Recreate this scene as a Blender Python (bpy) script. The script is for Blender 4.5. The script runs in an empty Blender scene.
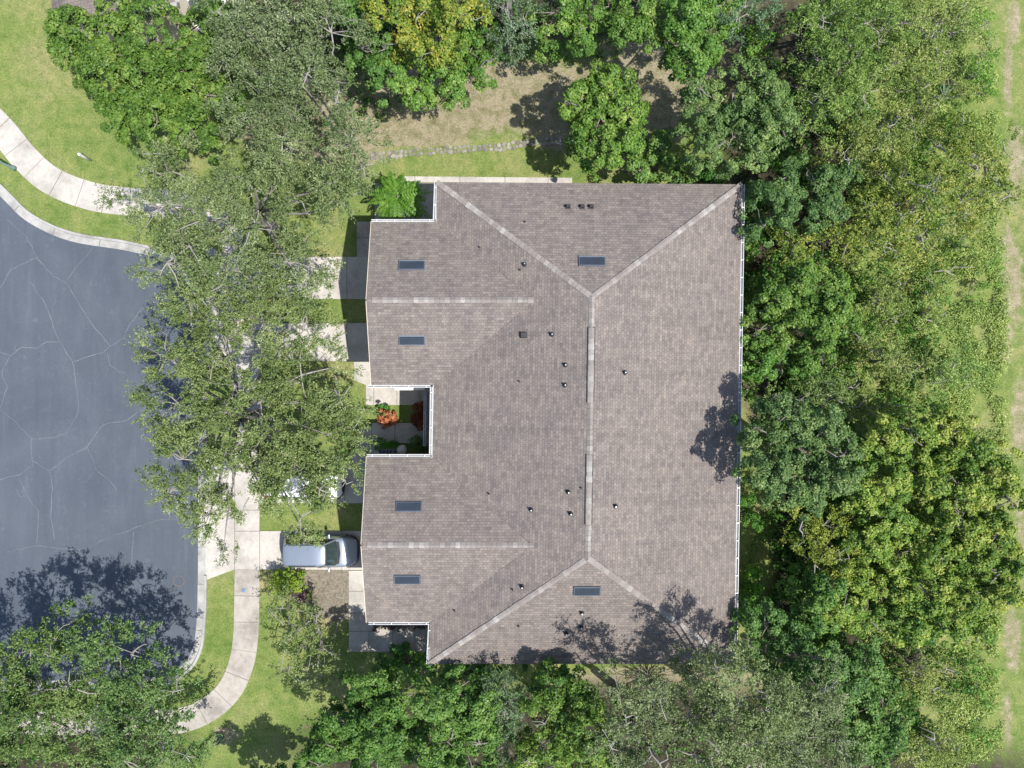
import bpy, bmesh, math, random
import numpy as np
from mathutils import Vector, Matrix, noise as mnoise
R = math.radians
C = bpy.context.scene.collection
SC = bpy.context.scene
random.seed(7); rng = np.random.default_rng(11)

# ------------------------------------------------------------------ camera, sky, sun, exposure
H = 45.0; FPX = 720.0
cam = bpy.data.cameras.new('camera'); camo = bpy.data.objects.new('camera', cam); C.objects.link(camo)
camo.location = (0, 0, H); camo.rotation_euler = (0, 0, 0)
cam.sensor_width = 36; cam.lens = FPX/1024*36; cam.clip_start = .5; cam.clip_end = 5000
SC.camera = camo
SUNV = Vector((0.43, -0.27, 1)).normalized()
W = bpy.data.worlds.new('World'); SC.world = W; W.use_nodes = True
nt = W.node_tree; bg = nt.nodes['Background']
sky = nt.nodes.new('ShaderNodeTexSky'); sky.sky_type = 'NISHITA'; sky.sun_disc = False
sky.sun_elevation = math.asin(SUNV.z); sky.sun_rotation = math.atan2(SUNV.x, SUNV.y)
nt.links.new(sky.outputs[0], bg.inputs[0]); bg.inputs[1].default_value = 0.13
sun = bpy.data.lights.new('sun', 'SUN'); sun.energy = 4.5; sun.angle = R(.5); sun.color = (1, .965, .91)
suno = bpy.data.objects.new('sun', sun); C.objects.link(suno)
suno.rotation_euler = SUNV.to_track_quat('Z', 'Y').to_euler(); suno.location = (20, -15, 60)
vs = SC.view_settings; vs.view_transform = 'Standard'; vs.look = 'None'; vs.gamma = 1; vs.exposure = 0.56

def G(px, py, h=0.0):                      # point of the place seen at that spot of the photo, at height h
    z = H-h
    return ((px-512)*z/FPX, (384-py)*z/FPX)

# ------------------------------------------------------------------ helpers
def link(name, me, mat=None, parent=None):
    o = bpy.data.objects.new(name, me); C.objects.link(o)
    if mat is not None:
        for m in (mat if isinstance(mat, (list, tuple)) else [mat]): me.materials.append(m)
    if parent: o.parent = parent
    return o
def empty(name, loc=(0, 0, 0), rz=0):
    o = bpy.data.objects.new(name, None); C.objects.link(o); o.location = loc; o.rotation_euler = (0, 0, rz)
    o.empty_display_size = .2
    return o
def tag(o, label, cat, group=None, kind=None):
    if label: o['label'] = label
    if cat: o['category'] = cat
    if group: o['group'] = group
    if kind: o['kind'] = kind
    return o
class MB:
    def __init__(s): s.v = []; s.f = []
    def poly(s, pts):
        b = len(s.v); s.v += [tuple(p) for p in pts]; s.f.append(tuple(range(b, b+len(pts))))
    def hexa(s, p):                        # 8 points: bottom 4, top 4
        b = len(s.v); s.v += [tuple(q) for q in p]
        for f in ((3, 2, 1, 0), (4, 5, 6, 7), (0, 1, 5, 4), (1, 2, 6, 5), (2, 3, 7, 6), (3, 0, 4, 7)): s.f.append(tuple(b+i for i in f))
    def box(s, x0, x1, y0, y1, z0, z1):
        s.hexa([(x0, y0, z0), (x1, y0, z0), (x1, y1, z0), (x0, y1, z0), (x0, y0, z1), (x1, y0, z1), (x1, y1, z1), (x0, y1, z1)])
    def beam(s, a, b, w, h):               # box along a-b, w sideways, h vertical-ish (a,b = bottom centre)
        a = Vector(a); b = Vector(b); d = (b-a).normalized(); sd = d.cross(Vector((0, 0, 1)))
        if sd.length < 1e-4: sd = Vector((1, 0, 0))
        sd.normalize(); up = sd.cross(d); q = sd*w/2; u = up*h
        s.hexa([a-q, a+q, b+q, b-q, a-q+u, a+q+u, b+q+u, b-q+u])
    def tube(s, path, rad, n=6, cap=True):
        path = [Vector(p) for p in path]; rings = []
        for i, p in enumerate(path):
            d = (path[min(i+1, len(path)-1)]-path[max(i-1, 0)]).normalized()
            a = d.orthogonal().normalized() if i == 0 else (prev - d*prev.dot(d)).normalized()
            prev = a; c = d.cross(a); r = rad[i] if hasattr(rad, '__len__') else rad
            b = len(s.v); s.v += [tuple(p+(a*math.cos(2*math.pi*k/n)+c*math.sin(2*math.pi*k/n))*r) for k in range(n)]; rings.append(b)
        for i in range(len(rings)-1):
            for k in range(n):
                k2 = (k+1) % n; s.f.append((rings[i]+k, rings[i]+k2, rings[i+1]+k2, rings[i+1]+k))
        if cap: s.f.append(tuple(rings[-1]+k for k in range(n))); s.f.append(tuple(rings[0]+k for k in reversed(range(n))))
    def lathe(s, prof, x=0, y=0, n=20):
        s.tube([(x, y, z) for r, z in prof], [max(r, .001) for r, z in prof], n)
    def prism(s, pts, z0, z1):
        n = len(pts); b = len(s.v); s.v += [(p[0], p[1], z0) for p in pts]+[(p[0], p[1], z1) for p in pts]
        s.f.append(tuple(b+i for i in reversed(range(n)))); s.f.append(tuple(b+n+i for i in range(n)))
        for i in range(n): j = (i+1) % n; s.f.append((b+i, b+j, b+n+j, b+n+i))
    def mesh(s, name, smooth=False):
        me = bpy.data.meshes.new(name); me.from_pydata(s.v, [], s.f); me.validate()
        bm = bmesh.new(); bm.from_mesh(me); bmesh.ops.recalc_face_normals(bm, faces=bm.faces); bm.to_mesh(me); bm.free()
        if smooth: me.polygons.foreach_set('use_smooth', [True]*len(me.polygons))
        me.update(); return me
    def build(s, name, mat, parent=None, smooth=False, bevel=0):
        o = link(name, s.mesh(name, smooth), mat, parent)
        if bevel:
            m = o.modifiers.new('bevel', 'BEVEL'); m.width = bevel; m.segments = 2; m.limit_method = 'ANGLE'
        return o

# ------------------------------------------------------------------ materials
def newmat(name, rough=.8, spec=.3):
    m = bpy.data.materials.new(name); m.use_nodes = True; n = m.node_tree.nodes; b = n['Principled BSDF']
    b.inputs['Roughness'].default_value = rough; b.inputs['Specular IOR Level'].default_value = spec
    return m, n, m.node_tree.links, b
def ramp(n, stops):
    r = n.new('ShaderNodeValToRGB'); e = r.color_ramp.elements
    while len(e) < len(stops): e.new(.5)
    for q, (p, c) in zip(e, stops): q.position = p; q.color = (*c, 1)
    return r
def noise_node(n, l, scale, detail=4, rough=.6, vec=None, dist=0):
    t = n.new('ShaderNodeTexNoise'); t.inputs['Scale'].default_value = scale; t.inputs['Detail'].default_value = detail
    t.inputs['Roughness'].default_value = rough; t.inputs['Distortion'].default_value = dist
    if vec is not None: l.new(vec, t.inputs['Vector'])
    return t
def mix(n, l, fac, a, b, mode='MIX'):
    m = n.new('ShaderNodeMix'); m.data_type = 'RGBA'; m.blend_type = mode
    for sock, v in ((m.inputs[0], fac), (m.inputs[6], a), (m.inputs[7], b)):
        if isinstance(v, (int, float)): sock.default_value = v
        elif isinstance(v, tuple): sock.default_value = (*v, 1)
        else: l.new(v, sock)
    return m.outputs[2]
def bump(n, l, b, h, strength=.3, dist=.02):
    q = n.new('ShaderNodeBump'); q.inputs['Strength'].default_value = strength; q.inputs['Distance'].default_value = dist
    l.new(h, q.inputs['Height']); l.new(q.outputs[0], b.inputs['Normal'])
def simple(name, col, rough=.7, spec=.3, var=.15, scale=3, metal=0, coat=0):
    m, n, l, b = newmat(name, rough, spec); tc = n.new('ShaderNodeTexCoord')
    t = noise_node(n, l, scale, 5, .65, tc.outputs['Object'])
    r = ramp(n, [(.3, tuple(c*(1-var) for c in col)), (.7, tuple(min(1, c*(1+var)) for c in col))])
    l.new(t.outputs[0], r.inputs[0]); l.new(r.outputs[0], b.inputs['Base Color'])
    b.inputs['Metallic'].default_value = metal
    if coat: b.inputs['Coat Weight'].default_value = coat; b.inputs['Coat Roughness'].default_value = .05
    return m

def mat_concrete(name, col, stain=.35):
    m, n, l, b = newmat(name, .9, .2); tc = n.new('ShaderNodeTexCoord'); v = tc.outputs['Object']
    a = noise_node(n, l, .55, 6, .65, v); f = noise_node(n, l, 14, 4, .7, v); c = noise_node(n, l, 2.6, 5, .7, v, .6)
    dk = tuple(x*(1-stain) for x in col)
    r = ramp(n, [(.36, dk), (.56, col), (.8, tuple(min(1, x*1.08) for x in col))]); l.new(a.outputs[0], r.inputs[0])
    r2 = ramp(n, [(.3, (.72, .70, .66)), (.52, (1, 1, 1))]); l.new(c.outputs[0], r2.inputs[0])
    r3 = ramp(n, [(.3, (.86, .86, .86)), (.7, (1.0, 1.0, 1.0))]); l.new(f.outputs[0], r3.inputs[0])
    x = mix(n, l, .6, r.outputs[0], r2.outputs[0], 'MULTIPLY'); x = mix(n, l, 1.0, x, r3.outputs[0], 'MULTIPLY')
    l.new(x, b.inputs['Base Color']); bump(n, l, b, f.outputs[0], .3, .006)
    return m
M = {}
M['concrete'] = mat_concrete('concrete', (.50, .465, .42), .25)
M['concrete_grey'] = mat_concrete('weathered_concrete', (.42, .385, .34), .35)
M['curb'] = mat_concrete('curb_concrete', (.42, .41, .385), .4)
M['joint'] = simple('joint_dirt', (.16, .14, .11), .95)
M['crack'] = simple('crack_filler', (.165, .18, .19), .9, var=.3, scale=8)

def mat_asphalt():
    m, n, l, b = newmat('asphalt', .75, .35); tc = n.new('ShaderNodeTexCoord'); v = tc.outputs['Object']
    a = noise_node(n, l, .16, 5, .6, v, .8); r = ramp(n, [(.3, (.066, .081, .105)), (.7, (.096, .111, .135))]); l.new(a.outputs[0], r.inputs[0])
    mp = n.new('ShaderNodeMapping'); mp.inputs['Scale'].default_value = (.9, .12, 1); mp.inputs['Rotation'].default_value = (0, 0, .2); l.new(v, mp.inputs[0])
    s = noise_node(n, l, 1.4, 6, .7, mp.outputs[0], .5); r2 = ramp(n, [(.35, (.86, .86, .86)), (.62, (1, 1, 1)), (.75, (1.22, 1.22, 1.2))]); l.new(s.outputs[0], r2.inputs[0])
    f = noise_node(n, l, 30, 3, .8, v); r3 = ramp(n, [(.3, (.8, .8, .8)), (.55, (1, 1, 1)), (.78, (1.35, 1.35, 1.3))]); l.new(f.outputs[0], r3.inputs[0])
    p = noise_node(n, l, 2.2, 7, .75, v, 1.2); r4 = ramp(n, [(.56, (0, 0, 0)), (.74, (1, 1, 1))]); l.new(p.outputs[0], r4.inputs[0])
    x = mix(n, l, 1.0, r.outputs[0], r2.outputs[0], 'MULTIPLY'); x = mix(n, l, 1.0, x, r3.outputs[0], 'MULTIPLY')
    mm = n.new('ShaderNodeMath'); mm.operation = 'MULTIPLY'; mm.inputs[1].default_value = .35; l.new(r4.outputs[0], mm.inputs[0])
    x = mix(n, l, mm.outputs[0], x, (.19, .195, .20)); l.new(x, b.inputs['Base Color']); bump(n, l, b, f.outputs[0], .35, .008)
    return m
M['asphalt'] = mat_asphalt()

def mat_ground():
    m, n, l, b = newmat('ground_cover', .95, .1); tc = n.new('ShaderNodeTexCoord'); v = tc.outputs['Object']
    at = n.new('ShaderNodeAttribute'); at.attribute_name = 'cover'; sp = n.new('ShaderNodeSeparateColor'); l.new(at.outputs[0], sp.inputs[0])
    big = noise_node(n, l, .22, 6, .65, v, .4); mid = noise_node(n, l, 1.5, 6, .7, v, .3); fin = noise_node(n, l, 9, 5, .75, v); vf = noise_node(n, l, 26, 3, .7, v)
    g = ramp(n, [(.32, (.110, .165, .040)), (.5, (.165, .205, .062)), (.68, (.235, .228, .102))]); l.new(big.outputs[0], g.inputs[0])
    g2 = ramp(n, [(.3, (.62, .74, .58)), (.48, (.95, .98, .95)), (.6, (1.15, 1.08, 1.1)), (.74, (1.42, 1.22, 1.4))]); l.new(mid.outputs[0], g2.inputs[0])
    lawn = mix(n, l, 1.0, g.outputs[0], g2.outputs[0], 'MULTIPLY')
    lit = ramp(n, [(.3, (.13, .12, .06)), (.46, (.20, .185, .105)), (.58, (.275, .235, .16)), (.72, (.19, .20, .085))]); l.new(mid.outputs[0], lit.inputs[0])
    drk = ramp(n, [(.35, (.022, .022, .014)), (.56, (.055, .050, .032)), (.74, (.17, .15, .12))]); l.new(mid.outputs[0], drk.inputs[0])  # dark woods litter, deepened to paint in the black shade between crowns
    sand = ramp(n, [(.35, (.17, .19, .075)), (.5, (.235, .215, .125)), (.72, (.36, .31, .22))]); l.new(mid.outputs[0], sand.inputs[0])
    def thr(sock):                            # soft mask broken up by noise
        a = n.new('ShaderNodeMath'); a.operation = 'MULTIPLY_ADD'; l.new(mid.outputs[0], a.inputs[0]); a.inputs[1].default_value = .9; a.inputs[2].default_value = -.45
        c = n.new('ShaderNodeMath'); c.operation = 'ADD'; l.new(sock, c.inputs[0]); l.new(a.outputs[0], c.inputs[1])
        d = n.new('ShaderNodeMapRange'); d.inputs[1].default_value = .32; d.inputs[2].default_value = .68; l.new(c.outputs[0], d.inputs[0]); return d.outputs[0]
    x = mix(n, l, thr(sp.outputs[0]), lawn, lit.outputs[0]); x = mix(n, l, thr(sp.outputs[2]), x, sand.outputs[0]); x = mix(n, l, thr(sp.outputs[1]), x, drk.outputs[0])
    ff = ramp(n, [(.3, (.50, .53, .5)), (.5, (1, 1, 1)), (.7, (1.6, 1.52, 1.5))]); l.new(fin.outputs[0], ff.inputs[0])
    x = mix(n, l, .75, x, ff.outputs[0], 'MULTIPLY')
    f2 = ramp(n, [(.3, (.7, .7, .7)), (.7, (1.3, 1.3, 1.3))]); l.new(vf.outputs[0], f2.inputs[0]); x = mix(n, l, .6, x, f2.outputs[0], 'MULTIPLY')
    l.new(x, b.inputs['Base Color']); bump(n, l, b, fin.outputs[0], .8, .06)
    return m
M['ground'] = mat_ground()

def mat_shingle(name='shingles', tint=(1, 1, 1)):
    m, n, l, b = newmat(name, .92, .15); uv = n.new('ShaderNodeUVMap')
    br = n.new('ShaderNodeTexBrick'); l.new(uv.outputs[0], br.inputs['Vector']); i = br.inputs
    i['Color1'].default_value = (.216*tint[0], .189*tint[1], .169*tint[2], 1); i['Color2'].default_value = (.164*tint[0], .143*tint[1], .129*tint[2], 1)
    i['Mortar'].default_value = (.125, .106, .098, 1); i['Scale'].default_value = 1; i['Mortar Size'].default_value = .010; i['Mortar Smooth'].default_value = .3
    i['Bias'].default_value = -.1; i['Brick Width'].default_value = .20; i['Row Height'].default_value = .145; br.offset = .37; br.offset_frequency = 2
    br2 = n.new('ShaderNodeTexBrick'); l.new(uv.outputs[0], br2.inputs['Vector']); j = br2.inputs
    j['Color1'].default_value = (1.14, 1.13, 1.10, 1); j['Color2'].default_value = (.86, .86, .88, 1); j['Mortar'].default_value = (.95, .95, .95, 1); j['Scale'].default_value = 1
    j['Brick Width'].default_value = .45; j['Row Height'].default_value = .145; j['Mortar Size'].default_value = .0; br2.offset = .61; br2.offset_frequency = 3
    a = noise_node(n, l, .35, 5, .6, uv.outputs[0]); r = ramp(n, [(.3, (.91, .92, .94)), (.7, (1.08, 1.06, 1.04))]); l.new(a.outputs[0], r.inputs[0])
    f = noise_node(n, l, 22, 4, .8, uv.outputs[0]); r2 = ramp(n, [(.3, (.74, .74, .74)), (.7, (1.26, 1.26, 1.26))]); l.new(f.outputs[0], r2.inputs[0])
    c = noise_node(n, l, 2.2, 6, .75, uv.outputs[0], .3); r3 = ramp(n, [(.3, (.84, .84, .86)), (.7, (1.14, 1.12, 1.10))]); l.new(c.outputs[0], r3.inputs[0])
    x = mix(n, l, .85, br.outputs[0], br2.outputs[0], 'MULTIPLY')
    mp = n.new('ShaderNodeMapping'); mp.inputs['Scale'].default_value = (1.6, .16, 1); l.new(uv.outputs[0], mp.inputs[0])
    w = noise_node(n, l, 1.3, 5, .7, mp.outputs[0], .4); r4 = ramp(n, [(.34, (.86, .87, .88)), (.55, (1, 1, 1)), (.72, (1.07, 1.06, 1.04))]); l.new(w.outputs[0], r4.inputs[0])
    for q in (r, r2, r3, r4): x = mix(n, l, .9, x, q.outputs[0], 'MULTIPLY')
    l.new(x, b.inputs['Base Color'])
    iv = n.new('ShaderNodeMath'); iv.operation = 'SUBTRACT'; iv.inputs[0].default_value = 1; l.new(br.outputs['Fac'], iv.inputs[1]); bump(n, l, b, iv.outputs[0], .5, .012)
    return m
M['shingle'] = mat_shingle()
def mat_island(name, stops, rough=.9):
    m, n, l, b = newmat(name, rough, .15); g = n.new('ShaderNodeNewGeometry'); tc = n.new('ShaderNodeTexCoord')
    r = ramp(n, stops); l.new(g.outputs['Random Per Island'], r.inputs[0])
    f = noise_node(n, l, 12, 4, .7, tc.outputs['Object']); r2 = ramp(n, [(.3, (.82, .82, .82)), (.7, (1.15, 1.15, 1.15))]); l.new(f.outputs[0], r2.inputs[0])
    l.new(mix(n, l, 1.0, r.outputs[0], r2.outputs[0], 'MULTIPLY'), b.inputs['Base Color']); return m
M['cap'] = mat_island('cap_shingles', [(0, (.205, .18, .162)), (.5, (.25, .225, .205)), (.85, (.285, .262, .24)), (1, (.34, .32, .295))])
M['white'] = simple('white_metal', (.60, .61, .62), .45, .5, .06)
M['stucco'] = simple('stucco_wall', (.60, .52, .41), .9, .2, .08, 6)
M['trim'] = simple('white_trim', (.74, .73, .70), .6, .3, .05)
M['dark'] = simple('black_rubber', (.025, .025, .028), .6, .4)
M['trough'] = simple('gutter_dirt', (.30, .29, .28), .9)
M['glass'] = simple('window_glass', (.03, .045, .055), .06, .8, .2)
M['skyglass'] = simple('skylight_glass', (.035, .045, .06), .35, .15, .12, 2)
M['skyframe'] = simple('skylight_frame', (.10, .115, .14), .6, .2)
M['metal'] = simple('galvanised_metal', (.45, .47, .49), .35, .5, .1, 8, .7)
M['bark'] = simple('grey_bark', (.20, .18, .155), .95, .1, .35, 9)
M['bark_pale'] = simple('pale_bark', (.27, .255, .23), .95, .1, .3, 9)
M['bark_dark'] = simple('brown_bark', (.13, .10, .075), .95, .1, .3, 9)
M['stone'] = mat_island('rough_stone', [(0, (.15, .14, .12)), (.5, (.23, .21, .18)), (1, (.31, .29, .25))])
M['teal'] = simple('teal_paint', (.13, .22, .20), .5, .4)
M['blue'] = simple('blue_paint', (.14, .20, .27), .6, .3)
M['rust'] = simple('rusty_iron', (.125, .108, .105), .8, .3, .3, 12)

def mat_leaf(name, stops, transl=.22, patch=.35, pscale=.55, rough=.5):
    m, n, l, b = newmat(name, rough, .28)
    g = n.new('ShaderNodeNewGeometry'); at = n.new('ShaderNodeAttribute'); at.attribute_name = 'clump'; oi = n.new('ShaderNodeObjectInfo'); tc = n.new('ShaderNodeTexCoord')
    nz = noise_node(n, l, pscale, 3, .6, tc.outputs['Object'])
    def mth(op, a, c):
        q = n.new('ShaderNodeMath'); q.operation = op
        for s, v in zip(q.inputs, (a, c)):
            if isinstance(v, (int, float)): s.default_value = v
            else: l.new(v, s)
        return q.outputs[0]
    s = mth('ADD', mth('MULTIPLY', g.outputs['Random Per Island'], .55), mth('MULTIPLY', at.outputs['Fac'], .45-patch*.4))
    s = mth('ADD', s, mth('MULTIPLY', mth('SUBTRACT', nz.outputs[0], .5), patch*3)); s = mth('ADD', s, patch*.25)
    r = ramp(n, stops); l.new(s, r.inputs[0])
    col = mix(n, l, 1.0, r.outputs[0], oi.outputs['Color'], 'MULTIPLY')
    l.new(col, b.inputs['Base Color'])
    tr = n.new('ShaderNodeBsdfTranslucent'); l.new(mix(n, l, 1.0, col, (1.25, 1.3, .55), 'MULTIPLY'), tr.inputs[0])
    ms = n.new('ShaderNodeMixShader'); ms.inputs[0].default_value = transl; l.new(b.outputs[0], ms.inputs[1]); l.new(tr.outputs[0], ms.inputs[2])
    l.new(ms.outputs[0], n['Material Output'].inputs[0]); return m
LM = {
 'oak':   mat_leaf('oak_leaves', [(0, (.060, .095, .032)), (.45, (.135, .185, .072)), (.8, (.225, .280, .128)), (1, (.38, .40, .25))]),
 'maple': mat_leaf('maple_leaves', [(0, (.030, .085, .014)), (.45, (.088, .190, .028)), (.8, (.170, .285, .050)), (1, (.29, .37, .10))]),
 'yellow': mat_leaf('turning_leaves', [(0, (.040, .10, .016)), (.42, (.12, .21, .03)), (.68, (.24, .28, .04)), (1, (.38, .33, .06))]),
 'brush': mat_leaf('brush_leaves', [(0, (.050, .100, .024)), (.4, (.155, .222, .054)), (.75, (.27, .325, .092)), (1, (.43, .42, .19))]),
 'elm':   mat_leaf('elm_leaves', [(0, (.040, .095, .024)), (.45, (.105, .185, .050)), (.8, (.18, .265, .08)), (1, (.28, .33, .15))]),
 'dark':  mat_leaf('blue_green_leaves', [(0, (.026, .074, .024)), (.5, (.085, .168, .046)), (.85, (.17, .268, .082)), (1, (.26, .35, .15))]),
 'olive': mat_leaf('olive_yellow_leaves', [(0, (.040, .095, .014)), (.42, (.13, .215, .03)), (.72, (.28, .325, .055)), (1, (.50, .45, .11))]),
 'lush':  mat_leaf('lush_leaves', [(0, (.055, .15, .015)), (.5, (.11, .26, .025)), (1, (.20, .36, .05))], .3),
 'orange': mat_leaf('orange_leaves', [(0, (.22, .05, .02)), (.5, (.42, .14, .06)), (1, (.60, .32, .16))], .2),
 'red':   mat_leaf('dark_red_leaves', [(0, (.06, .03, .02)), (.5, (.22, .065, .03)), (1, (.34, .13, .05))], .2),
 'purple': mat_leaf('purple_leaves', [(0, (.07, .035, .045)), (.5, (.14, .08, .09)), (1, (.28, .20, .20))], .15),
}

# ------------------------------------------------------------------ the setting
def region_weight(px, py, blobs):
    w = 0
    for (cx, cy, rx, ry) in blobs:
        d = math.sqrt(((px-cx)/rx)**2+((py-cy)/ry)**2)
        w = max(w, min(1, max(0, 1.5-d)))
    return w
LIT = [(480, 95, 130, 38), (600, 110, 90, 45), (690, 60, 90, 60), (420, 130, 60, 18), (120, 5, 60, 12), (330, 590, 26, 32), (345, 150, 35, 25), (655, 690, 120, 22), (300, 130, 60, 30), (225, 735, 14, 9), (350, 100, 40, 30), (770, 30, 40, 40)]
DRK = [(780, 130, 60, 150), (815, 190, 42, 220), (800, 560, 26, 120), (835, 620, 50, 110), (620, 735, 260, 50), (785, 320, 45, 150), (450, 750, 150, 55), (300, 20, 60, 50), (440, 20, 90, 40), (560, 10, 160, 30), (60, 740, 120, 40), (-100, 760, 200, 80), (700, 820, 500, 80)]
SND = [(1012, 285, 11, 42), (1004, 345, 6, 30), (1008, 245, 7, 20), (1016, 160, 8, 40), (1008, 70, 5, 40), (1013, 20, 5, 25), (1020, 420, 8, 40), (1022, 520, 6, 40), (1012, 640, 7, 36), (1006, 720, 5, 30), (1060, 400, 30, 500), (950, 680, 12, 20)]
def build_ground():
    xs = [-1500, -700, -350, -180, -100, -60]+[(-42+.5*i) for i in range(169)]+[60, 100, 180, 350, 700, 1500]
    ys = [-1500, -700, -350, -180, -100, -60]+[(-34+.5*i) for i in range(137)]+[60, 100, 180, 350, 700, 1500]
    v = [(x, y, 0) for y in ys for x in xs]; nx = len(xs)
    f = [(j*nx+i, j*nx+i+1, (j+1)*nx+i+1, (j+1)*nx+i) for j in range(len(ys)-1) for i in range(nx-1)]
    me = bpy.data.meshes.new('ground'); me.from_pydata(v, [], f)
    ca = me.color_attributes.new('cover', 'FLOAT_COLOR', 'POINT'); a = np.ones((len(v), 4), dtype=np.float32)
    for k, (x, y, z) in enumerate(v):
        px = 512+16*x; py = 384-16*y
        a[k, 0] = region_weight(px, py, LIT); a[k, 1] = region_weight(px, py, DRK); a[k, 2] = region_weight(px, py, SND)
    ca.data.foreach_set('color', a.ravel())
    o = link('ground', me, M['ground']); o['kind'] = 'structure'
build_ground()
def catmull(pts, n=8):
    P = [Vector((*p, 0)) for p in pts]; out = []
    for i in range(len(P)-1):
        p0 = P[max(i-1, 0)]; p1 = P[i]; p2 = P[i+1]; p3 = P[min(i+2, len(P)-1)]
        for k in range(n):
            t = k/n; q = .5*((2*p1)+(p2-p0)*t+(2*p0-5*p1+4*p2-p3)*t*t+(3*p1-p0-3*p2+p3)*t**3); out.append((q.x, q.y))
    out.append((P[-1].x, P[-1].y)); return out
def gp(pts): return [G(*p) for p in pts]
def strip(mb, cl, w, z, thick=0):
    n = len(cl); L = []; Rr = []
    for i in range(n):
        a = Vector(cl[max(i-1, 0)]); b = Vector(cl[min(i+1, n-1)]); d = (b-a).normalized(); s = Vector((-d.y, d.x)); ww = w[i] if hasattr(w, '__len__') else w
        c = Vector(cl[i]); L.append(c+s*ww/2); Rr.append(c-s*ww/2)
    for i in range(n-1):
        if thick: mb.hexa([(*Rr[i], z-thick), (*Rr[i+1], z-thick), (*L[i+1], z-thick), (*L[i], z-thick), (*Rr[i], z), (*Rr[i+1], z), (*L[i+1], z), (*L[i], z)])
        else: mb.poly([(*Rr[i], z), (*Rr[i+1], z), (*L[i+1], z), (*L[i], z)])
# road
nw = catmull(gp([(-420, -60), (-250, 30), (-120, 100), (-50, 148), (0, 196), (28, 222), (70, 241), (128, 251), (165, 262), (188, 285), (196, 320), (198, 400), (198, 480), (198, 575), (196, 630), (190, 655), (176, 670), (155, 677), (60, 680), (-60, 684), (-420, 690)]))
mb = MB(); mb.poly([(x, y, .008) for x, y in nw]); o = mb.build('road', M['asphalt']); o['kind'] = 'structure'
off = []
for i in range(len(nw)):
    a = Vector(nw[max(i-1, 0)]); b = Vector(nw[min(i+1, len(nw)-1)]); d = (b-a).normalized(); off.append(Vector(nw[i])+Vector((-d.y, d.x))*.27)
mb = MB(); strip(mb, [tuple(p) for p in off], .54, .016); 
o = mb.build('gutter_pan', M['curb']); o['kind'] = 'structure'
off2 = [Vector(nw[i])+(off[i]-Vector(nw[i]))*(.50/.27) for i in range(len(nw))]
mb = MB()
for seg in range(len(off2)-1):
    a, b = off2[seg], off2[seg+1]; mx, my = (a+b)/2; py = 384-16*my; px = 512+16*mx
    low = px > 150 and (255 < py < 372 or 455 < py < 572)
    mb.hexa([(*(a+(off2[seg]-off[seg]).normalized()*(-.09)), 0), (*(b+(off2[seg+1]-off[seg+1]).normalized()*(-.09)), 0), (*(b+(off2[seg+1]-off[seg+1]).normalized()*.09), 0), (*(a+(off2[seg]-off[seg]).normalized()*.09), 0)] +
            [(*(a+(off2[seg]-off[seg]).normalized()*(-.06)), .03 if low else .13), (*(b+(off2[seg+1]-off[seg+1]).normalized()*(-.06)), .03 if low else .13), (*(b+(off2[seg+1]-off[seg+1]).normalized()*.09), .03 if low else .13), (*(a+(off2[seg]-off[seg]).normalized()*.09), .03 if low else .13)])
o = mb.build('kerb', M['curb']); o['kind'] = 'structure'
# kerb joints
mb = MB(); acc = 0
for i in range(1, len(off)):
    acc += (Vector(nw[i])-Vector(nw[i-1])).length
    if acc > 2.6:
        acc = 0; d = (off[i]-Vector(nw[i])).normalized(); a = Vector(nw[i]); b = a+d*.45; t = Vector((-d.y, d.x))*.02
        mb.poly([(*(a-t), .022), (*(b-t), .022), (*(b+t), .022), (*(a+t), .022)])
o = mb.build('kerb_joints', M['joint']); o['kind'] = 'structure'
# sealed road cracks
Z = lambda pts, oy: [(x/3, y/3+oy) for x, y in pts]
cr = [Z(p, 256) for p in (
 [(0, 95), (35, 40), (110, 5), (160, 60), (200, 80), (235, 140), (265, 190), (330, 270)], [(200, 75), (235, 25), (262, 0), (290, -50), (330, -75)],
 [(95, 80), (145, 160), (165, 225), (180, 258), (218, 318), (310, 288), (345, 262), (370, 245), (390, 205), (430, 155), (480, 140), (520, 100)],
 [(0, 285), (32, 300), (65, 272), (110, 278), (140, 258), (180, 258)], [(32, 300), (5, 350), (22, 395), (0, 460), (40, 490), (95, 550), (98, 630), (60, 655), (0, 672)],
 [(95, 550), (160, 545), (200, 530), (235, 470), (235, 420), (225, 370), (218, 318)], [(98, 615), (150, 645), (200, 605), (262, 572), (300, 515), (330, 500), (370, 498), (400, 480), (470, 430)],
 [(150, 645), (158, 700), (152, 768), (165, 850)], [(60, 665), (80, 715), (115, 768), (110, 860)], [(262, 572), (290, 640), (320, 665), (350, 700)],
 [(325, 290), (330, 330), (385, 360), (385, 410), (405, 450)], [(370, 245), (410, 270), (430, 300), (480, 330)], [(0, 95), (-10, 200), (0, 285)], [(110, 5), (80, -60), (20, -110)])]
cr += [Z(p, 512) for p in ([(250, 115), (330, 75), (400, 50), (470, 25), (560, 20)], [(400, 60), (395, 130), (400, 190), (370, 230)], [(20, 120), (110, 100), (250, 115)])]
mb = MB()
for k, p in enumerate(cr):
    q = gp(p); r = []
    for i in range(len(q)-1):
        a, b = Vector(q[i]), Vector(q[i+1]); m_ = max(2, int((b-a).length/.3))
        for j in range(m_):
            t = j/m_; c = a.lerp(b, t); r.append((c.x+random.uniform(-.045, .045), c.y+random.uniform(-.045, .045)))
    r.append(q[-1]); strip(mb, r, [random.uniform(.012, .042)*(1 if k < 8 else .75) for _ in r], .0125+.0006*(k % 5))
o = mb.build('road_cracks', M['crack']); o['kind'] = 'structure'
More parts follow.
